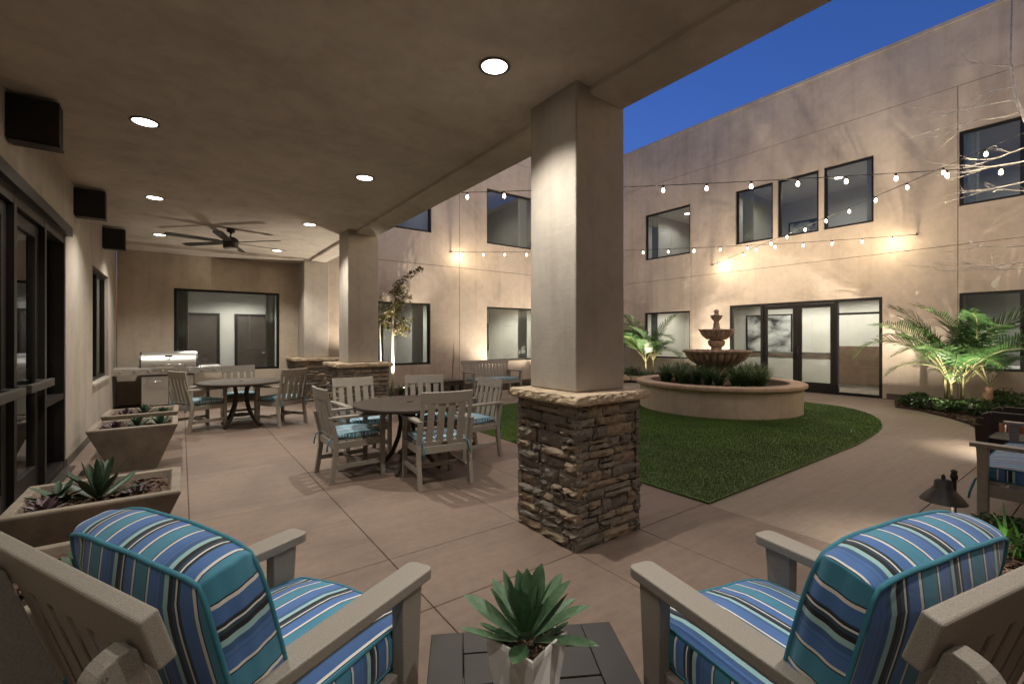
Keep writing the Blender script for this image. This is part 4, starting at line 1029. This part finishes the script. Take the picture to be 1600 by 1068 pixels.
# ------------------------------------------------------------------ bench and dark end table by the far wing
bn = thing('garden_bench', 'long greige slatted bench in front of the far stucco wall', 'bench', (6.2, 9.35, 0))
bt = R(12); mt = Matrix.Rotation(bt, 3, 'X'); org = Vector((0, .22, .40)); mtb = Matrix.Rotation(-bt, 3, 'X'); tfb = lambda x, y, z: tuple(org + mtb @ Vector((x, y, z)))
MBx = MB(tfb); MBx.box(-.70, .70, -.015, .02, .40, .49); MBx.build('top_rail', 'lumber', bn, bevel=.004)
for k in range(14): 
    x = -.63 + k * .097; MB(tfb).box(x - .034, x + .034, -.008, .01, .04, .40).build('slat', 'lumber', bn)
for s in (-1, 1):
    MB().box(s * .68 - .025, s * .68 + .025, -.27, -.22, 0, .60).build('leg', 'lumber', bn, bevel=.003); MB().box(s * .68 - .025, s * .68 + .025, .20, .25, 0, .62).build('rear_leg', 'lumber', bn, bevel=.003)
    MB().box(s * .68 - .04, s * .68 + .04, -.30, .26, .60, .628).build('arm', 'lumber', bn, bevel=.003); MB().box(s * .68 - .015, s * .68 + .015, -.22, .20, .15, .19).build('stretcher', 'lumber', bn)
MB().box(-.66, .66, -.25, -.225, .33, .40).build('front_rail', 'lumber', bn)
for k in range(5): MB().box(-.66, .66, -.23 + k * .09, -.15 + k * .09, .385, .405).build('seat_slat', 'lumber', bn)
cushion('bench_cushion', 'thin dark blue striped cushion on the long bench', (6.2, 9.33, .435), (0, 0, 0), (1.28, .44, .05), (.01, .01, .01), ('stripe_small', 'stripe_small'), 'z', n=8, pipe=.004, seed=9)
et = thing('end_table', 'low dark brown slatted table beside the long bench', 'side table', (5.05, 9.55, 0))
for k in range(5): MB().box(-.30 + k * .121, -.185 + k * .121, -.27, .27, .43, .455).build('plank', 'table_dark', et, bevel=.003)
for x in (-.26, .26):
    for y in (-.22, .22): MB().box(x - .04, x + .04, y - .04, y + .04, 0, .43).build('leg', 'table_dark', et, bevel=.003)
for y in (-.24, .24): MB().box(-.22, .22, y - .012, y + .012, .34, .428).build('apron', 'table_dark', et)
vp = MB(); r = random.Random(2)
vase = thing('potted_twig', 'twiggy reddish stem plant standing behind the long bench', 'plant', (5.72, 10.55, 0.03))
for k in range(5):
    a = r.uniform(0, 6.28); vp.tube([(0, 0, 0), (.03 * math.cos(a), .03 * math.sin(a), .6), (.08 * math.cos(a), .06 * math.sin(a), 1.0 + .08 * k)], [.012, .008, .004], 5)
vp.build('stem', 'palm_bark', vase, smooth=True)

# ------------------------------------------------------------------ foliage tools
def scatter_leaves(centers, n_each, rad, size, r, flat=.5):
    """many small leaf quads round the given centres -> (n,4,3) array"""
    out = []
    for (cx, cy_, cz, rr) in centers:
        m = n_each
        d = nr.normal(size=(m, 3)); d /= np.linalg.norm(d, axis=1)[:, None]; rad_ = rr * nr.uniform(.45, 1, m) ** .5
        p = np.array([cx, cy_, cz]) + d * rad_[:, None] * np.array([1, 1, flat])
        a = nr.normal(size=(m, 3)); a /= np.linalg.norm(a, axis=1)[:, None]
        b_ = np.cross(a, nr.normal(size=(m, 3))); b_ /= np.linalg.norm(b_, axis=1)[:, None]
        s = size * nr.uniform(.6, 1.3, m)[:, None]
        out.append(np.stack([p - a * s, p - b_ * s * .45, p + a * s, p + b_ * s * .45], 1))
    return np.concatenate(out)
def shrub(label, x, y, w, h, n=900, mat='leaf_shrub', size=.028, name='shrub', group=None, z=.03, d=None):
    t = thing(name, label, 'shrub', (x, y, z), nr.uniform(0, 6), group); d = d or w
    r = random.Random(int(x * 100 + y * 10)); cs = []
    for k in range(7):
        a = r.uniform(0, 6.28); q = r.uniform(0, .36) * w
        cs.append((q * math.cos(a), q * math.sin(a), h * r.uniform(.35, .62), w * r.uniform(.18, .30)))
    V = scatter_leaves(cs, n // 7, 1, size, r, min(1, h / w * 1.5)); V[:, :, 2] = np.maximum(V[:, :, 2], .005)
    tag(tri_mesh('foliage', V, mat, t), kind='stuff')
    b = MB()
    for k in range(5):
        a = r.uniform(0, 6.28); b.tube([(0, 0, 0), (math.cos(a) * w * .15, math.sin(a) * w * .15, h * .3), (math.cos(a) * w * .28, math.sin(a) * w * .28, h * .6)], [.012, .008, .004], 5)
    b.build('stem', 'palm_bark', t)
    return t
def frond_mesh(L, droop, nl, ll, r):
    """feather palm leaf: arching rib plus leaflets, in local x (out) z (up)"""
    b = MB(); pts = []; el = R(80); x = z = 0.0; N = 18
    for i in range(N + 1):
        pts.append((x, 0, z)); e = el - droop * (i / N) ** 1.35; x += math.cos(e) * L / N; z += math.sin(e) * L / N
    b.tube(pts, [.013 * (1 - .85 * i / N) + .0015 for i in range(N + 1)], 6)
    b.m = 1
    for k in range(nl):
        t = .26 + .74 * (k + .5) / nl; f = t * N; i = min(N - 1, int(f)); p = Vector(pts[i]).lerp(Vector(pts[i + 1]), f - i); dr = (Vector(pts[i + 1]) - Vector(pts[i])).normalized()
        nrm = Vector((-dr.z, 0, dr.x))
        for s in (-1, 1):
            l = ll * (math.sin(math.pi * min(1, .22 + .74 * t)) ** .6) * r.uniform(.85, 1.1)
            d = (Vector((0, s, 0)) * .78 + dr * (.45 + .5 * t) + nrm * r.uniform(.05, .30)).normalized(); w = dr * r.uniform(.013, .018)
            q1 = p + d * l * .45; q2 = p + d * l * .8 + Vector((0, 0, -.06 * l)); q3 = p + d * l + Vector((0, 0, -.16 * l))
            b.add([tuple(p - w * .5), tuple(p + w * .5), tuple(q1 + w), tuple(q1 - w), tuple(q2 + w * .6), tuple(q2 - w * .6), tuple(q3)], [(0, 1, 2, 3), (3, 2, 4, 5), (5, 4, 6)])
    return b
def palm(label, x, y, stems, fronds, L, ll, seed, droop=(1.2, 2.3), lean=.25):
    r = random.Random(seed); t = thing('palm', label, 'palm', (x, y, .03)); tops = []
    for (sx, sy, h, ra) in stems:
        b = MB(); N = 8; ax, ay = sx * lean, sy * lean
        b.tube([(sx + ax * i / N * h, sy + ay * i / N * h, h * i / N) for i in range(N + 1)], [ra * (1.25 - .6 * i / N) * (1 + .05 * (i % 2)) for i in range(N + 1)], 10)
        b.build('trunk', 'palm_bark' if ra > .06 else 'palm_stem', t, smooth=True); tops.append((sx + ax * h, sy + ay * h, h))
    lib = []
    for k in range(6):
        me = frond_mesh(L, droop[0] + (droop[1] - droop[0]) * k / 5, 36, ll, r); o = me.build('frond', ['palm_stem', 'leaf_palm'], t, fix=False); lib.append(o.data); bpy.data.objects.remove(o)
    for k in range(fronds):
        tp = tops[k % len(tops)]; o = link(bpy.data.objects.new('frond', lib[r.randrange(6)]), t)
        a = k * 2.399 + r.uniform(-.3, .3); s = r.uniform(.7, 1.12)
        if math.cos(a) > .35: s *= .62        # kept short on the wall side
        o.location = tp; o.rotation_euler = (r.uniform(-.35, .35), R(r.uniform(-4, 26)), a); o.scale = (s, s, s)
    return t
palm('large feathery green palm lit from below beside the right-hand window', 12.45, 2.15, [(-.12, .02, .50, .026), (.02, .12, .62, .03), (.10, -.08, .45, .026), (-.05, -.12, .66, .024), (.08, -.42, .48, .085)], 40, 2.0, .50, 5, (.65, 2.4))
palm('slender feathery palm growing beside the fountain and corner window', 12.75, 9.75, [(-.08, .0, .6, .022), (.05, .12, .8, .022), (.1, -.12, .65, .022)], 26, 1.6, .44, 9, (.9, 2.3))

# young tree behind the second pier
tr = thing('young_tree', 'slender young tree with pale trunk and yellowing leaves', 'tree', (4.23, 10.85, .03))
b = MB(); b.tube([(0, 0, 0), (.0, .0, .7), (-.01, .0, 1.3), (.01, 0, 1.9), (.02, 0, 2.5), (.05, 0, 2.9)], [.05, .044, .038, .030, .018, .008], 10); b.build('trunk', 'bark_pale', tr, smooth=True)
b = MB(); r = random.Random(8); cs = []
for k in range(24):
    z0 = r.uniform(1.45, 2.7); a = r.uniform(-2.6, 2.6) ; l = r.uniform(.25, .55) * (1.15 - .25 * (z0 - 1.4)); el = r.uniform(.1, .7)
    p = [(0.01, 0, z0), (math.cos(a) * l * .5, math.sin(a) * l * .35, z0 + math.sin(el) * l * .5), (math.cos(a) * l, math.sin(a) * l * .7, z0 + math.sin(el) * l * .85)]
    b.tube(p, [.010, .007, .003], 5); cs.append((*p[2], .15)); cs.append((*p[1], .13))
p = [(.03, 0, 2.55), (.25, 0, 2.85), (.48, -.02, 3.02), (.72, -.04, 3.16)]; b.tube(p, [.012, .008, .006, .003], 5)
for q in np.linspace(0, 1, 8): i = min(2, int(q * 3)); v = Vector(p[i]).lerp(Vector(p[i + 1]), q * 3 - i); cs.append((*v, .09))
b.build('branch', 'bark_pale', tr, smooth=True)
tag(tri_mesh('crown', scatter_leaves(cs, 26, 1, .045, r, .9), 'leaf_autumn', tr), kind='stuff')
tr2 = thing('young_tree', 'thin pale sapling standing behind the young tree trunk', 'tree', (3.98, 11.05, .03))
b = MB(); b.tube([(0, 0, 0), (.02, 0, .8), (.0, 0, 1.6), (.03, 0, 2.3)], [.022, .02, .016, .006], 8); b.build('trunk', 'bark_pale', tr2, smooth=True)
tag(tri_mesh('crown', scatter_leaves([(0, 0, z, .18) for z in (1.5, 1.7, 1.9, 2.1, 2.3)], 18, 1, .04, r, 1.0), 'leaf_autumn', tr2), kind='stuff')

# bare tree reaching in over the right bed
bt_ = thing('bare_tree', 'leafless grey-branched tree over the right-hand planting bed', 'tree', (9.6, .72, .03))
b = MB(); b.tube([(0, 0, 0), (.05, -.05, .9), (.0, -.04, 1.8), (.06, .0, 2.6), (.0, .06, 3.4), (-.05, .14, 4.2), (.0, .30, 4.8), (.04, .36, 5.4), (.0, .34, 6.3)], [.055, .048, .042, .036, .03, .025, .02, .015, .005], 10); b.build('trunk', 'bark_grey', bt_, smooth=True)
b = MB(); r = random.Random(15)
def limb(p, d, L, rad, depth):
    pts = [Vector(p)]; d = Vector(d).normalized(); N = 7
    for i in range(N):
        d = (d + Vector((r.uniform(-.22, .22), r.uniform(-.22, .22), r.uniform(-.14, .14)))).normalized(); pts.append(pts[-1] + d * L / N)
    b.tube(pts, [rad * (1 - .8 * i / N) for i in range(N + 1)], 6)
    if depth:
        for k in range(3):
            i = r.randint(2, N - 1); dd = (d + Vector((r.uniform(-.8, .8), r.uniform(-.8, .8), r.uniform(-.4, .5)))).normalized(); limb(pts[i], dd, L * r.uniform(.35, .6), rad * .5, depth - 1)
for z, ax, ay, az, L in [(2.35, -.1, 1, .10, 1.35), (2.5, .2, 1, .06, 1.2), (2.7, -.4, 1, .0, 1.0), (3.6, .2, 1, .05, 1.1), (3.9, -.1, 1, .0, 1.2), (4.1, .4, 1, -.05, .9), (4.6, -.2, 1, .05, 1.0), (4.8, .1, 1, .25, 1.1), (5.0, .5, .8, .3, .8), (5.3, -.3, .8, .5, .7), (3.2, -1, -.2, .3, .8), (2.9, .8, -.5, .3, .9)]:
    yy = np.interp(z, [0, .9, 1.8, 2.6, 3.4, 4.2, 4.8, 5.4], [0, -.05, -.04, 0, .06, .14, .3, .36]); limb((0, yy, z), (ax, ay, az), L, .011, 2)
b.build('branch', 'bark_grey', bt_, smooth=True)
M['leaf_pale'] = mat_leaf('pale_lit_leaf', (.42, .42, .33, 1), (.6, .58, .48, 1))  # pale base colour paints in the light falling on this leaf
lf_ = leaf_mesh('leaf', .2, .15, -.3, .3, 7, 'leaf_pale'); o = link(bpy.data.objects.new('leaf', lf_), bt_); o.location = (-.05, .45, 2.30); o.rotation_euler = (.4, .9, 2.6)

# ------------------------------------------------------------------ fountain
FX, FY = 8.99, 5.15
ft = thing('fountain', 'three-tiered fluted stone fountain in a round stucco planter', 'fountain', (FX, FY, 0))
MB().lathe([(1.53, 0), (1.53, .485)], 96, cap=False).build('planter_wall', 'basin', ft, smooth=True)
MB().lathe([(1.30, .40), (1.30, .56), (1.315, .572), (1.57, .572), (1.597, .56), (1.605, .53), (1.597, .50), (1.57, .488), (1.525, .486)], 96, cap=False).build('planter_rim', 'basin_rim', ft, smooth=True, auto=50)
b = MB(); N = 24
vs = [(0, 0, .50)] + [(1.31 * k / 5 * math.cos(2 * math.pi * j / N), 1.31 * k / 5 * math.sin(2 * math.pi * j / N), .485 + nr.uniform(-.015, .02)) for k in range(1, 6) for j in range(N)]
fs = [(0, 1 + j, 1 + (j + 1) % N) for j in range(N)] + [(1 + k * N + j, 1 + k * N + (j + 1) % N, 1 + (k + 1) * N + (j + 1) % N, 1 + (k + 1) * N + j) for k in range(4) for j in range(N)]
b.add(vs, fs); b.build('planter_soil', 'soil', ft, fix=False)
def fl(n, amt): return lambda a, i: 1 - amt * (1 - abs(math.cos(n * a / 2)) ** .8)
MB().lathe([(.30, .48), (.30, .60), (.25, .66), (.22, .72), (.24, .80), (.33, .86), (.35, .90)], 40).build('pedestal', 'fountain', ft, smooth=True, auto=50)
def bowl(name, r0, z0, z1, n, amt):
    b = MB(); H = z1 - z0; prof = [(.36 * r0 / .63, z0), (.62 * r0 * 1.0, z0 + .10 * H), (.82 * r0, z0 + .34 * H), (.93 * r0, z0 + .62 * H), (.955 * r0, z0 + .78 * H), (1.03 * r0, z0 + .86 * H), (1.05 * r0, z0 + .95 * H), (1.0 * r0, z1), (.92 * r0, z1 - .04 * H), (.80 * r0, z0 + .6 * H), (.3 * r0, z0 + .42 * H), (.01, z0 + .4 * H)]
    mod = lambda a, i: (1 - amt * (1 - abs(math.cos(n * a / 2)) ** .7) * (1 if 1 <= i <= 7 else 0))
    b.lathe(prof, n * 8, (0, 0, 0), mod); b.build(name, 'fountain', ft, smooth=True, auto=60)
bowl('large_bowl', .64, .87, 1.19, 28, .13)
MB().lathe([(.14, 1.0), (.14, 1.12), (.11, 1.18), (.10, 1.24), (.16, 1.30), (.165, 1.38), (.13, 1.40), (.15, 1.43)], 28).build('stem', 'fountain', ft, smooth=True, auto=50)
bowl('small_bowl', .335, 1.41, 1.62, 20, .13)
MB().lathe([(.085, 1.50), (.085, 1.62), (.06, 1.68), (.065, 1.72), (.05, 1.76), (.055, 1.80), (.05, 1.83)], 20).build('stem', 'fountain', ft, smooth=True, auto=50)
bowl('top_cup', .115, 1.80, 1.91, 12, .12)
MB().lathe([(.05, 1.85), (.055, 1.93), (.035, 1.95), (.05, 1.98), (.045, 2.01), (.015, 2.035)], 14).build('finial', 'fountain', ft, smooth=True, auto=50)
# strap-leaved clumps in the planter
def clump(label, x, y, z, n, L, w, seed, mat='leaf_strap', group=None, name='grass_clump'):
    r = random.Random(seed); t = thing(name, label, 'plant', (x, y, z), 0, group); b = MB()
    for k in range(n):
        a = r.uniform(0, 6.283); l = L * r.uniform(.6, 1.15); dr = r.uniform(.9, 2.0); el = R(r.uniform(62, 88)); p = Vector((r.uniform(-.05, .05), r.uniform(-.05, .05), 0)); N = 6
        dx, dy = math.cos(a), math.sin(a); sd = Vector((-dy, dx, 0)); row = []
        for i in range(N + 1):
            t_ = i / N; e = el - dr * t_ ** 1.3; ww = w * (1 - t_ ** 2.2) + .0005; row.append((p - sd * ww, p + sd * ww)); p = p + Vector((dx * math.cos(e), dy * math.cos(e), math.sin(e))) * l / N
        vs = [tuple(q) for pr_ in row for q in pr_]; b.add(vs, [(2 * i, 2 * i + 1, 2 * i + 3, 2 * i + 2) for i in range(N)])
    tag(b.build('blades', mat, t, fix=False, smooth=True), kind='stuff')
r = random.Random(3)
for k in range(24):
    a = 2 * math.pi * k / 24 + r.uniform(-.1, .1); q = r.uniform(.66, 1.08)
    clump('strap-leaved green clump planted round the fountain base', FX + q * math.cos(a), FY + q * math.sin(a), .49, 120, .54, .0085, 100 + k, group='strap-leaved clumps round the fountain')

# ------------------------------------------------------------------ beds: shrubs, pots, boulders
r = random.Random(44)
k = 0
for (x, y, w, h) in [(11.9, 2.45, .55, .30), (12.2, 2.75, .5, .28), (11.75, 2.05, .6, .28), (12.0, 1.75, .55, .32), (11.6, 1.55, .6, .26), (12.6, 2.7, .5, .3), (12.9, 1.6, .7, .5), (12.3, 1.3, .7, .5), (11.7, 1.0, .7, .5), (12.9, .9, .8, .6), (11.2, 1.25, .55, .26), (12.0, .4, .8, .6)]:
    shrub('low leafy green shrub at the foot of the large palm', x, y, w, h, 1100, group='shrubs under the large palm')
for (x, y, w, h) in [(4.62, .52, .42, .20), (4.35, .30, .42, .20), (4.68, .15, .45, .22), (4.3, -.05, .45, .22), (4.65, -.25, .45, .22)]:
    shrub('small fine-leaved ground cover plant beside the bell path light', x, y, w, h, 1400, size=.018, group='ground cover beside the path light')
for (x, y, w, h) in [(12.2, 9.3, .6, .35), (12.4, 8.6, .6, .3), (11.9, 10.1, .7, .4), (12.7, 10.4, .7, .45), (11.2, 10.5, .7, .4), (10.3, 10.8, .7, .4), (9.4, 10.8, .6, .35)]:
    shrub('leafy shrub in the corner bed behind the fountain', x, y, w, h, 1000, group='shrubs in the corner bed')
for i, (x, y) in enumerate([(4.4, 10.72), (4.05, 10.6), (4.75, 10.75), (8.0, 10.8), (7.3, 10.75), (8.7, 10.75)]):
    clump('dark strap-leaved tuft at the foot of the far stucco wall', x, y, .03, 45, .38, .007, 300 + i, group='tufts along the far wall')
clump('bright green young strap plant beside the ground cover', 4.30, .47, .035, 9, .34, .011, 77, 'leaf_bright', name='young_plant')
clump('bright fern tuft glowing beside the palm trunk', 12.45, 1.85, .04, 40, .38, .008, 78, 'leaf_bright', name='fern')
for i, (x, y, s) in enumerate([(11.9, 9.55, .2), (11.6, 9.85, .26), (12.15, 9.95, .18), (11.3, 10.15, .16)]):
    b = MB(); rr = random.Random(i); b.lathe([(s * .6, 0), (s, s * .25), (s * .9, s * .6), (s * .45, s * .85), (.01, s * .9)], 10, (0, 0, 0), lambda a, k_: 1 + .12 * math.sin(3 * a + i) + rr.uniform(-.08, .08))
    o = b.build('boulder', 'boulder', None); o.location = (x, y, .025); tag(o, 'rough tan boulder lying in the corner bed', 'rock', 'boulders in the corner bed')
def clay_pot(x, y, s, label, pl):
    t = thing('terracotta_pot', label, 'pot', (x, y, .03)); MB().lathe([(s * .62, 0), (s * .92, s * 1.15), (s * 1.02, s * 1.16), (s * 1.04, s * 1.4), (s * .95, s * 1.4), (s * .88, s * 1.2), (.01, s * 1.15)], 28).build('body', 'terracotta', t, smooth=True, auto=40)
    shrub(pl, x, y, s * 2.6, s * 2.2, 700, size=.03, z=.03 + s * 1.15)
clay_pot(9.3, 1.02, .16, 'terracotta pot with a leafy plant at the edge of the palm bed', 'leafy plant growing in the terracotta pot at the bed edge')
clay_pot(9.6, .72, .15, 'smaller terracotta pot set back behind the other clay pot', 'leafy plant growing in the smaller terracotta pot')

# ------------------------------------------------------------------ right-hand garden chair, dark resin chair
gc = thing('loveseat', 'greige slatted loveseat with teal striped cushion beside the planting bed', 'bench', (5.72, .40, 0))
for sx in (-1, 1):
    MB().box(sx * .74 - .035, sx * .74 + .035, .27, .33, 0, .61).build('leg', 'lumber', gc, bevel=.003); MB().box(sx * .74 - .03, sx * .74 + .03, -.33, -.27, 0, .61).build('rear_leg', 'lumber', gc, bevel=.003)
    MB().box(sx * .74 - .05, sx * .74 + .05, -.36, .37, .61, .64).build('arm', 'lumber', gc, bevel=.004); MB().box(sx * .74 - .015, sx * .74 + .015, -.27, .27, .24, .33).build('side_rail', 'lumber', gc)
MB().box(-.70, .70, .27, .30, .24, .33).build('front_rail', 'lumber', gc)
for k in range(5): MB().box(-.72, .72, -.24 + k * .105, -.15 + k * .105, .332, .352).build('seat_slat', 'lumber', gc)
for k in range(12):
    x = -.66 + k * .12; MB().bar((x, -.29, .34), (x, -.42, .86), .07, .02, (0, 1, 0)).build('slat', 'lumber', gc)
MB().bar((-.75, -.425, .89), (.75, -.425, .89), .03, .09).build('top_rail', 'lumber', gc, bevel=.004)
gq = cushion('seat_cushion', 'long teal striped seat cushion on the loveseat by the bed', (5.72, .04 + .40, .405), (0, 0, 0), (1.38, .60, .10), (.02, .01, .01), ('stripe_x', 'stripe_y'), 'z', n=10, seed=5)
b = MB(); b.tube([(-.66, .27, -.03), (-.69, .31, -.06), (-.67, .33, -.12), (-.70, .34, -.17), (-.68, .35, -.22)], [.005, .007, .008, .008, .007], 6); b.build('tie', 'piping', gq, smooth=True)
rc = thing('resin_chair', 'dark brown chair with rounded side frame behind the loveseat', 'armchair', (7.40, .65, 0), R(-90))
for sy in (-1, 1):
    b = MB(); pts = [(-.34, 0, .04), (-.36, 0, .50), (-.34, 0, .57), (-.27, 0, .60), (.27, 0, .60), (.34, 0, .57), (.36, 0, .50), (.34, 0, .04)]
    for i in range(len(pts) - 1):
        p, q = Vector(pts[i]), Vector(pts[i + 1]); b.bar(tuple(p + Vector((0, sy * .32, 0))), tuple(q + Vector((0, sy * .32, 0))), .10, .045, (0, 1, 0.001))
    b.build('side_frame', 'resin', rc, bevel=.006)
MB().box(-.32, .32, -.27, .27, .30, .36).build('seat', 'resin', rc, bevel=.01); MB().box(.26, .32, -.27, .27, .36, .82).build('backrest', 'resin', rc, bevel=.015)

# ------------------------------------------------------------------ bell path lights and landscape spotlights
def bell_light(x, y, z, label, power, side):
    t = thing('path_light', label, 'path light', (x, y, 0.03), side, 'bell path lights')
    MB().lathe([(.012, 0), (.012, z + .10)], 12, (.055, 0, 0)).build('post', 'bronze', t, smooth=True, auto=40)
    MB().lathe([(.016, z + .09), (.02, z + .11), (.014, z + .13), (.018, z + .145), (.004, z + .155)], 12, (.055, 0, 0)).build('post_cap', 'bronze', t, smooth=True)
    MB().lathe([(.118, z - .055), (.115, z - .05), (.095, z - .02), (.065, z + .015), (.048, z + .035), (.044, z + .075), (.030, z + .088), (.012, z + .092), (.01, z + .11), (.004, z + .118), (.003, z + .05), (.042, z + .03), (.112, z - .055)], 28, cap=False).build('shade', 'bronze', t, smooth=True, auto=60)
    b = MB(); b.tube([(.052, 0, z + .07), (.03, .02, z + .075), (.0, .0, z + .06)], .006, 6); b.build('bracket', 'bronze', t, smooth=True)
    lamp('lamp', 'SPOT', (0, 0, z - .01), power, WARM, t, .02, R(140), .4)
bell_light(3.98, .74, .42, 'bronze bell-shaped path light behind the right striped armchair', 22, R(-55))
bell_light(8.35, 1.02, .42, 'bronze bell-shaped path light hidden behind the loveseat', 30, R(-55))
def spotlight(x, y, aim, power, label, col=WARM, spot=95, z=.08, blend=.6, size=.03):
    t = thing('landscape_spotlight', label, 'spotlight', (x, y, z)); d = (Vector(aim) - Vector((x, y, z + .12))).normalized()
    q = d.to_track_quat('Z', 'Y'); MB().lathe([(.010, -z), (.010, .10)], 8).build('stake', 'bronze', t)
    h = MB(); h.lathe([(.02, -.05), (.035, -.04), (.04, .05), (.036, .05), (.034, .035), (.005, .03)], 18); o = h.build('housing', 'bronze', t, smooth=True, auto=40); o.location = (0, 0, .12); o.rotation_euler = q.to_euler()
    l_ = MB(); l_.lathe([(.033, .040), (.033, .043)], 18); o = l_.build('lens', 'spot_lens', t); o.location = (0, 0, .12); o.rotation_euler = q.to_euler()
    lo = lamp('lamp', 'SPOT', tuple(Vector((0, 0, .12)) + d * .06), power, col, t, size, R(spot), blend)
    lo.rotation_euler = d.to_track_quat('-Z', 'Y').to_euler()
spotlight(4.35, 10.40, (3.55, 10.55, 3.2), UP_W * 1.7, 'small bronze spotlight at the foot of the young tree', spot=100, blend=.4, size=.012)
spotlight(7.6, 10.55, (7.4, 11.2, 4.0), UP_W * .8, 'small bronze spotlight in the bed behind the bench', spot=130)
spotlight(12.35, 9.55, (12.9, 9.9, 2.6), UP_W * .45, 'small bronze spotlight glowing under the slender palm', spot=110, size=.015)
spotlight(11.85, 2.3, (12.75, 2.25, 2.9), UP_W * .55, 'small bronze spotlight glowing under the large palm', spot=112, size=.015, blend=.35)
spotlight(11.35, 1.75, (12.4, 2.0, 1.2), UP_W * .12, 'small bronze spotlight aimed at the large palm trunk', spot=100)
spotlight(9.55, .62, (9.7, 1.0, 4.0), UP_W * .18, 'small bronze spotlight at the foot of the leafless tree', spot=70, size=.015)
spotlight(10.75, 1.30, (13.4, 6.2, 5.2), UP_W * 5.0, 'added bright bronze floodlight in the mulch washing the wall above the double doors', spot=105, blend=.9, size=.02)  # extra flood, added to lighten the right wing's facade
spotlight(11.45, 10.25, (13.4, 6.6, 5.4), UP_W * 3.6, 'added bright bronze floodlight among the corner bed shrubs', spot=105, blend=.9, size=.02)  # added too, lifts the same facade from the corner bed
spotlight(9.6, 10.45, (7.2, 11.3, 4.4), UP_W * 1.8, 'added bronze floodlight in the bed washing the wall behind the bench', spot=110, blend=.9, size=.02)  # added flood that brightens the middle wing's wall
spotlight(12.9, 7.75, (13.45, 7.0, 4.5), UP_W * .8, 'small bronze spotlight washing the wall beside the double doors', spot=120)

# ------------------------------------------------------------------ string lights
bulb_me = None
def string(label, A, B, sag, s0, step=.61, hook0=True, hook1=True, nmax=60):
    global bulb_me, sock_me
    A = Vector(A); B = Vector(B); L = (B - A).length
    t = thing('string_light', label, 'string lights', tuple(A), 0, 'festoon string lights')
    P_ = lambda s: (B - A) * (s / L) - Vector((0, 0, 4 * sag * (s / L) * (1 - s / L)))
    b = MB(); N = 48; b.tube([P_(L * i / N) for i in range(N + 1)], .006, 6); b.build('cable', 'cable', t, smooth=True)
    if bulb_me is None:
        m = MB(); m.lathe([(.008, 0), (.011, -.010), (.018, -.024), (.022, -.04), (.020, -.054), (.011, -.066), (.001, -.069)], 14); o = m.build('bulb', 'bulb', t, smooth=True); bulb_me = o.data; bpy.data.objects.remove(o)
        m = MB(); m.lathe([(.009, .004), (.015, 0), (.016, -.035), (.012, -.04)], 12); o = m.build('socket', 'cable', t, smooth=True, auto=40); sock_me = o.data; bpy.data.objects.remove(o)
    s = s0; k = 0
    while s < L - .12 and k < nmax:
        o = link(bpy.data.objects.new('socket', sock_me), t); o.location = P_(s); o.rotation_euler = (rng.uniform(-.15, .15), rng.uniform(-.15, .15), 0)
        q = link(bpy.data.objects.new('bulb', bulb_me), t); q.location = P_(s) - Vector((0, 0, .036)); q.rotation_euler = o.rotation_euler
        lamp('bulb_lamp', 'POINT', tuple(P_(s) - Vector((0, 0, .122))), BULB_W, (1.0, .78, .52), t, .012)
        s += step; k += 1
    for e in (0, L):
        m = MB(); m.lathe([(.03, 0), (.03, .01), (.012, .02), (.01, .05)], 12); o = m.build('anchor', 'black_metal', t); o.location = P_(e) + Vector((0, 0, -.01))
string('string of warm bulbs stretched between the two far wings', (6.15, 11.38, 3.86), (13.48, 2.95, 3.78), .13, .33)
string('string of warm bulbs running from the canopy across the courtyard', (2.815, 7.43, 3.86), (13.0, -3.48, 3.86), .16, 1.39)
string('string of warm bulbs slanting from above the double doors over the courtyard', (13.48, 7.86, 3.73), (6.38, -3.48, 4.57), .06, .45)
for o in bpy.data.objects:
    if o.type == 'MESH' and o.data.materials and len(o.data.vertices) == 0: bpy.data.objects.remove(o)
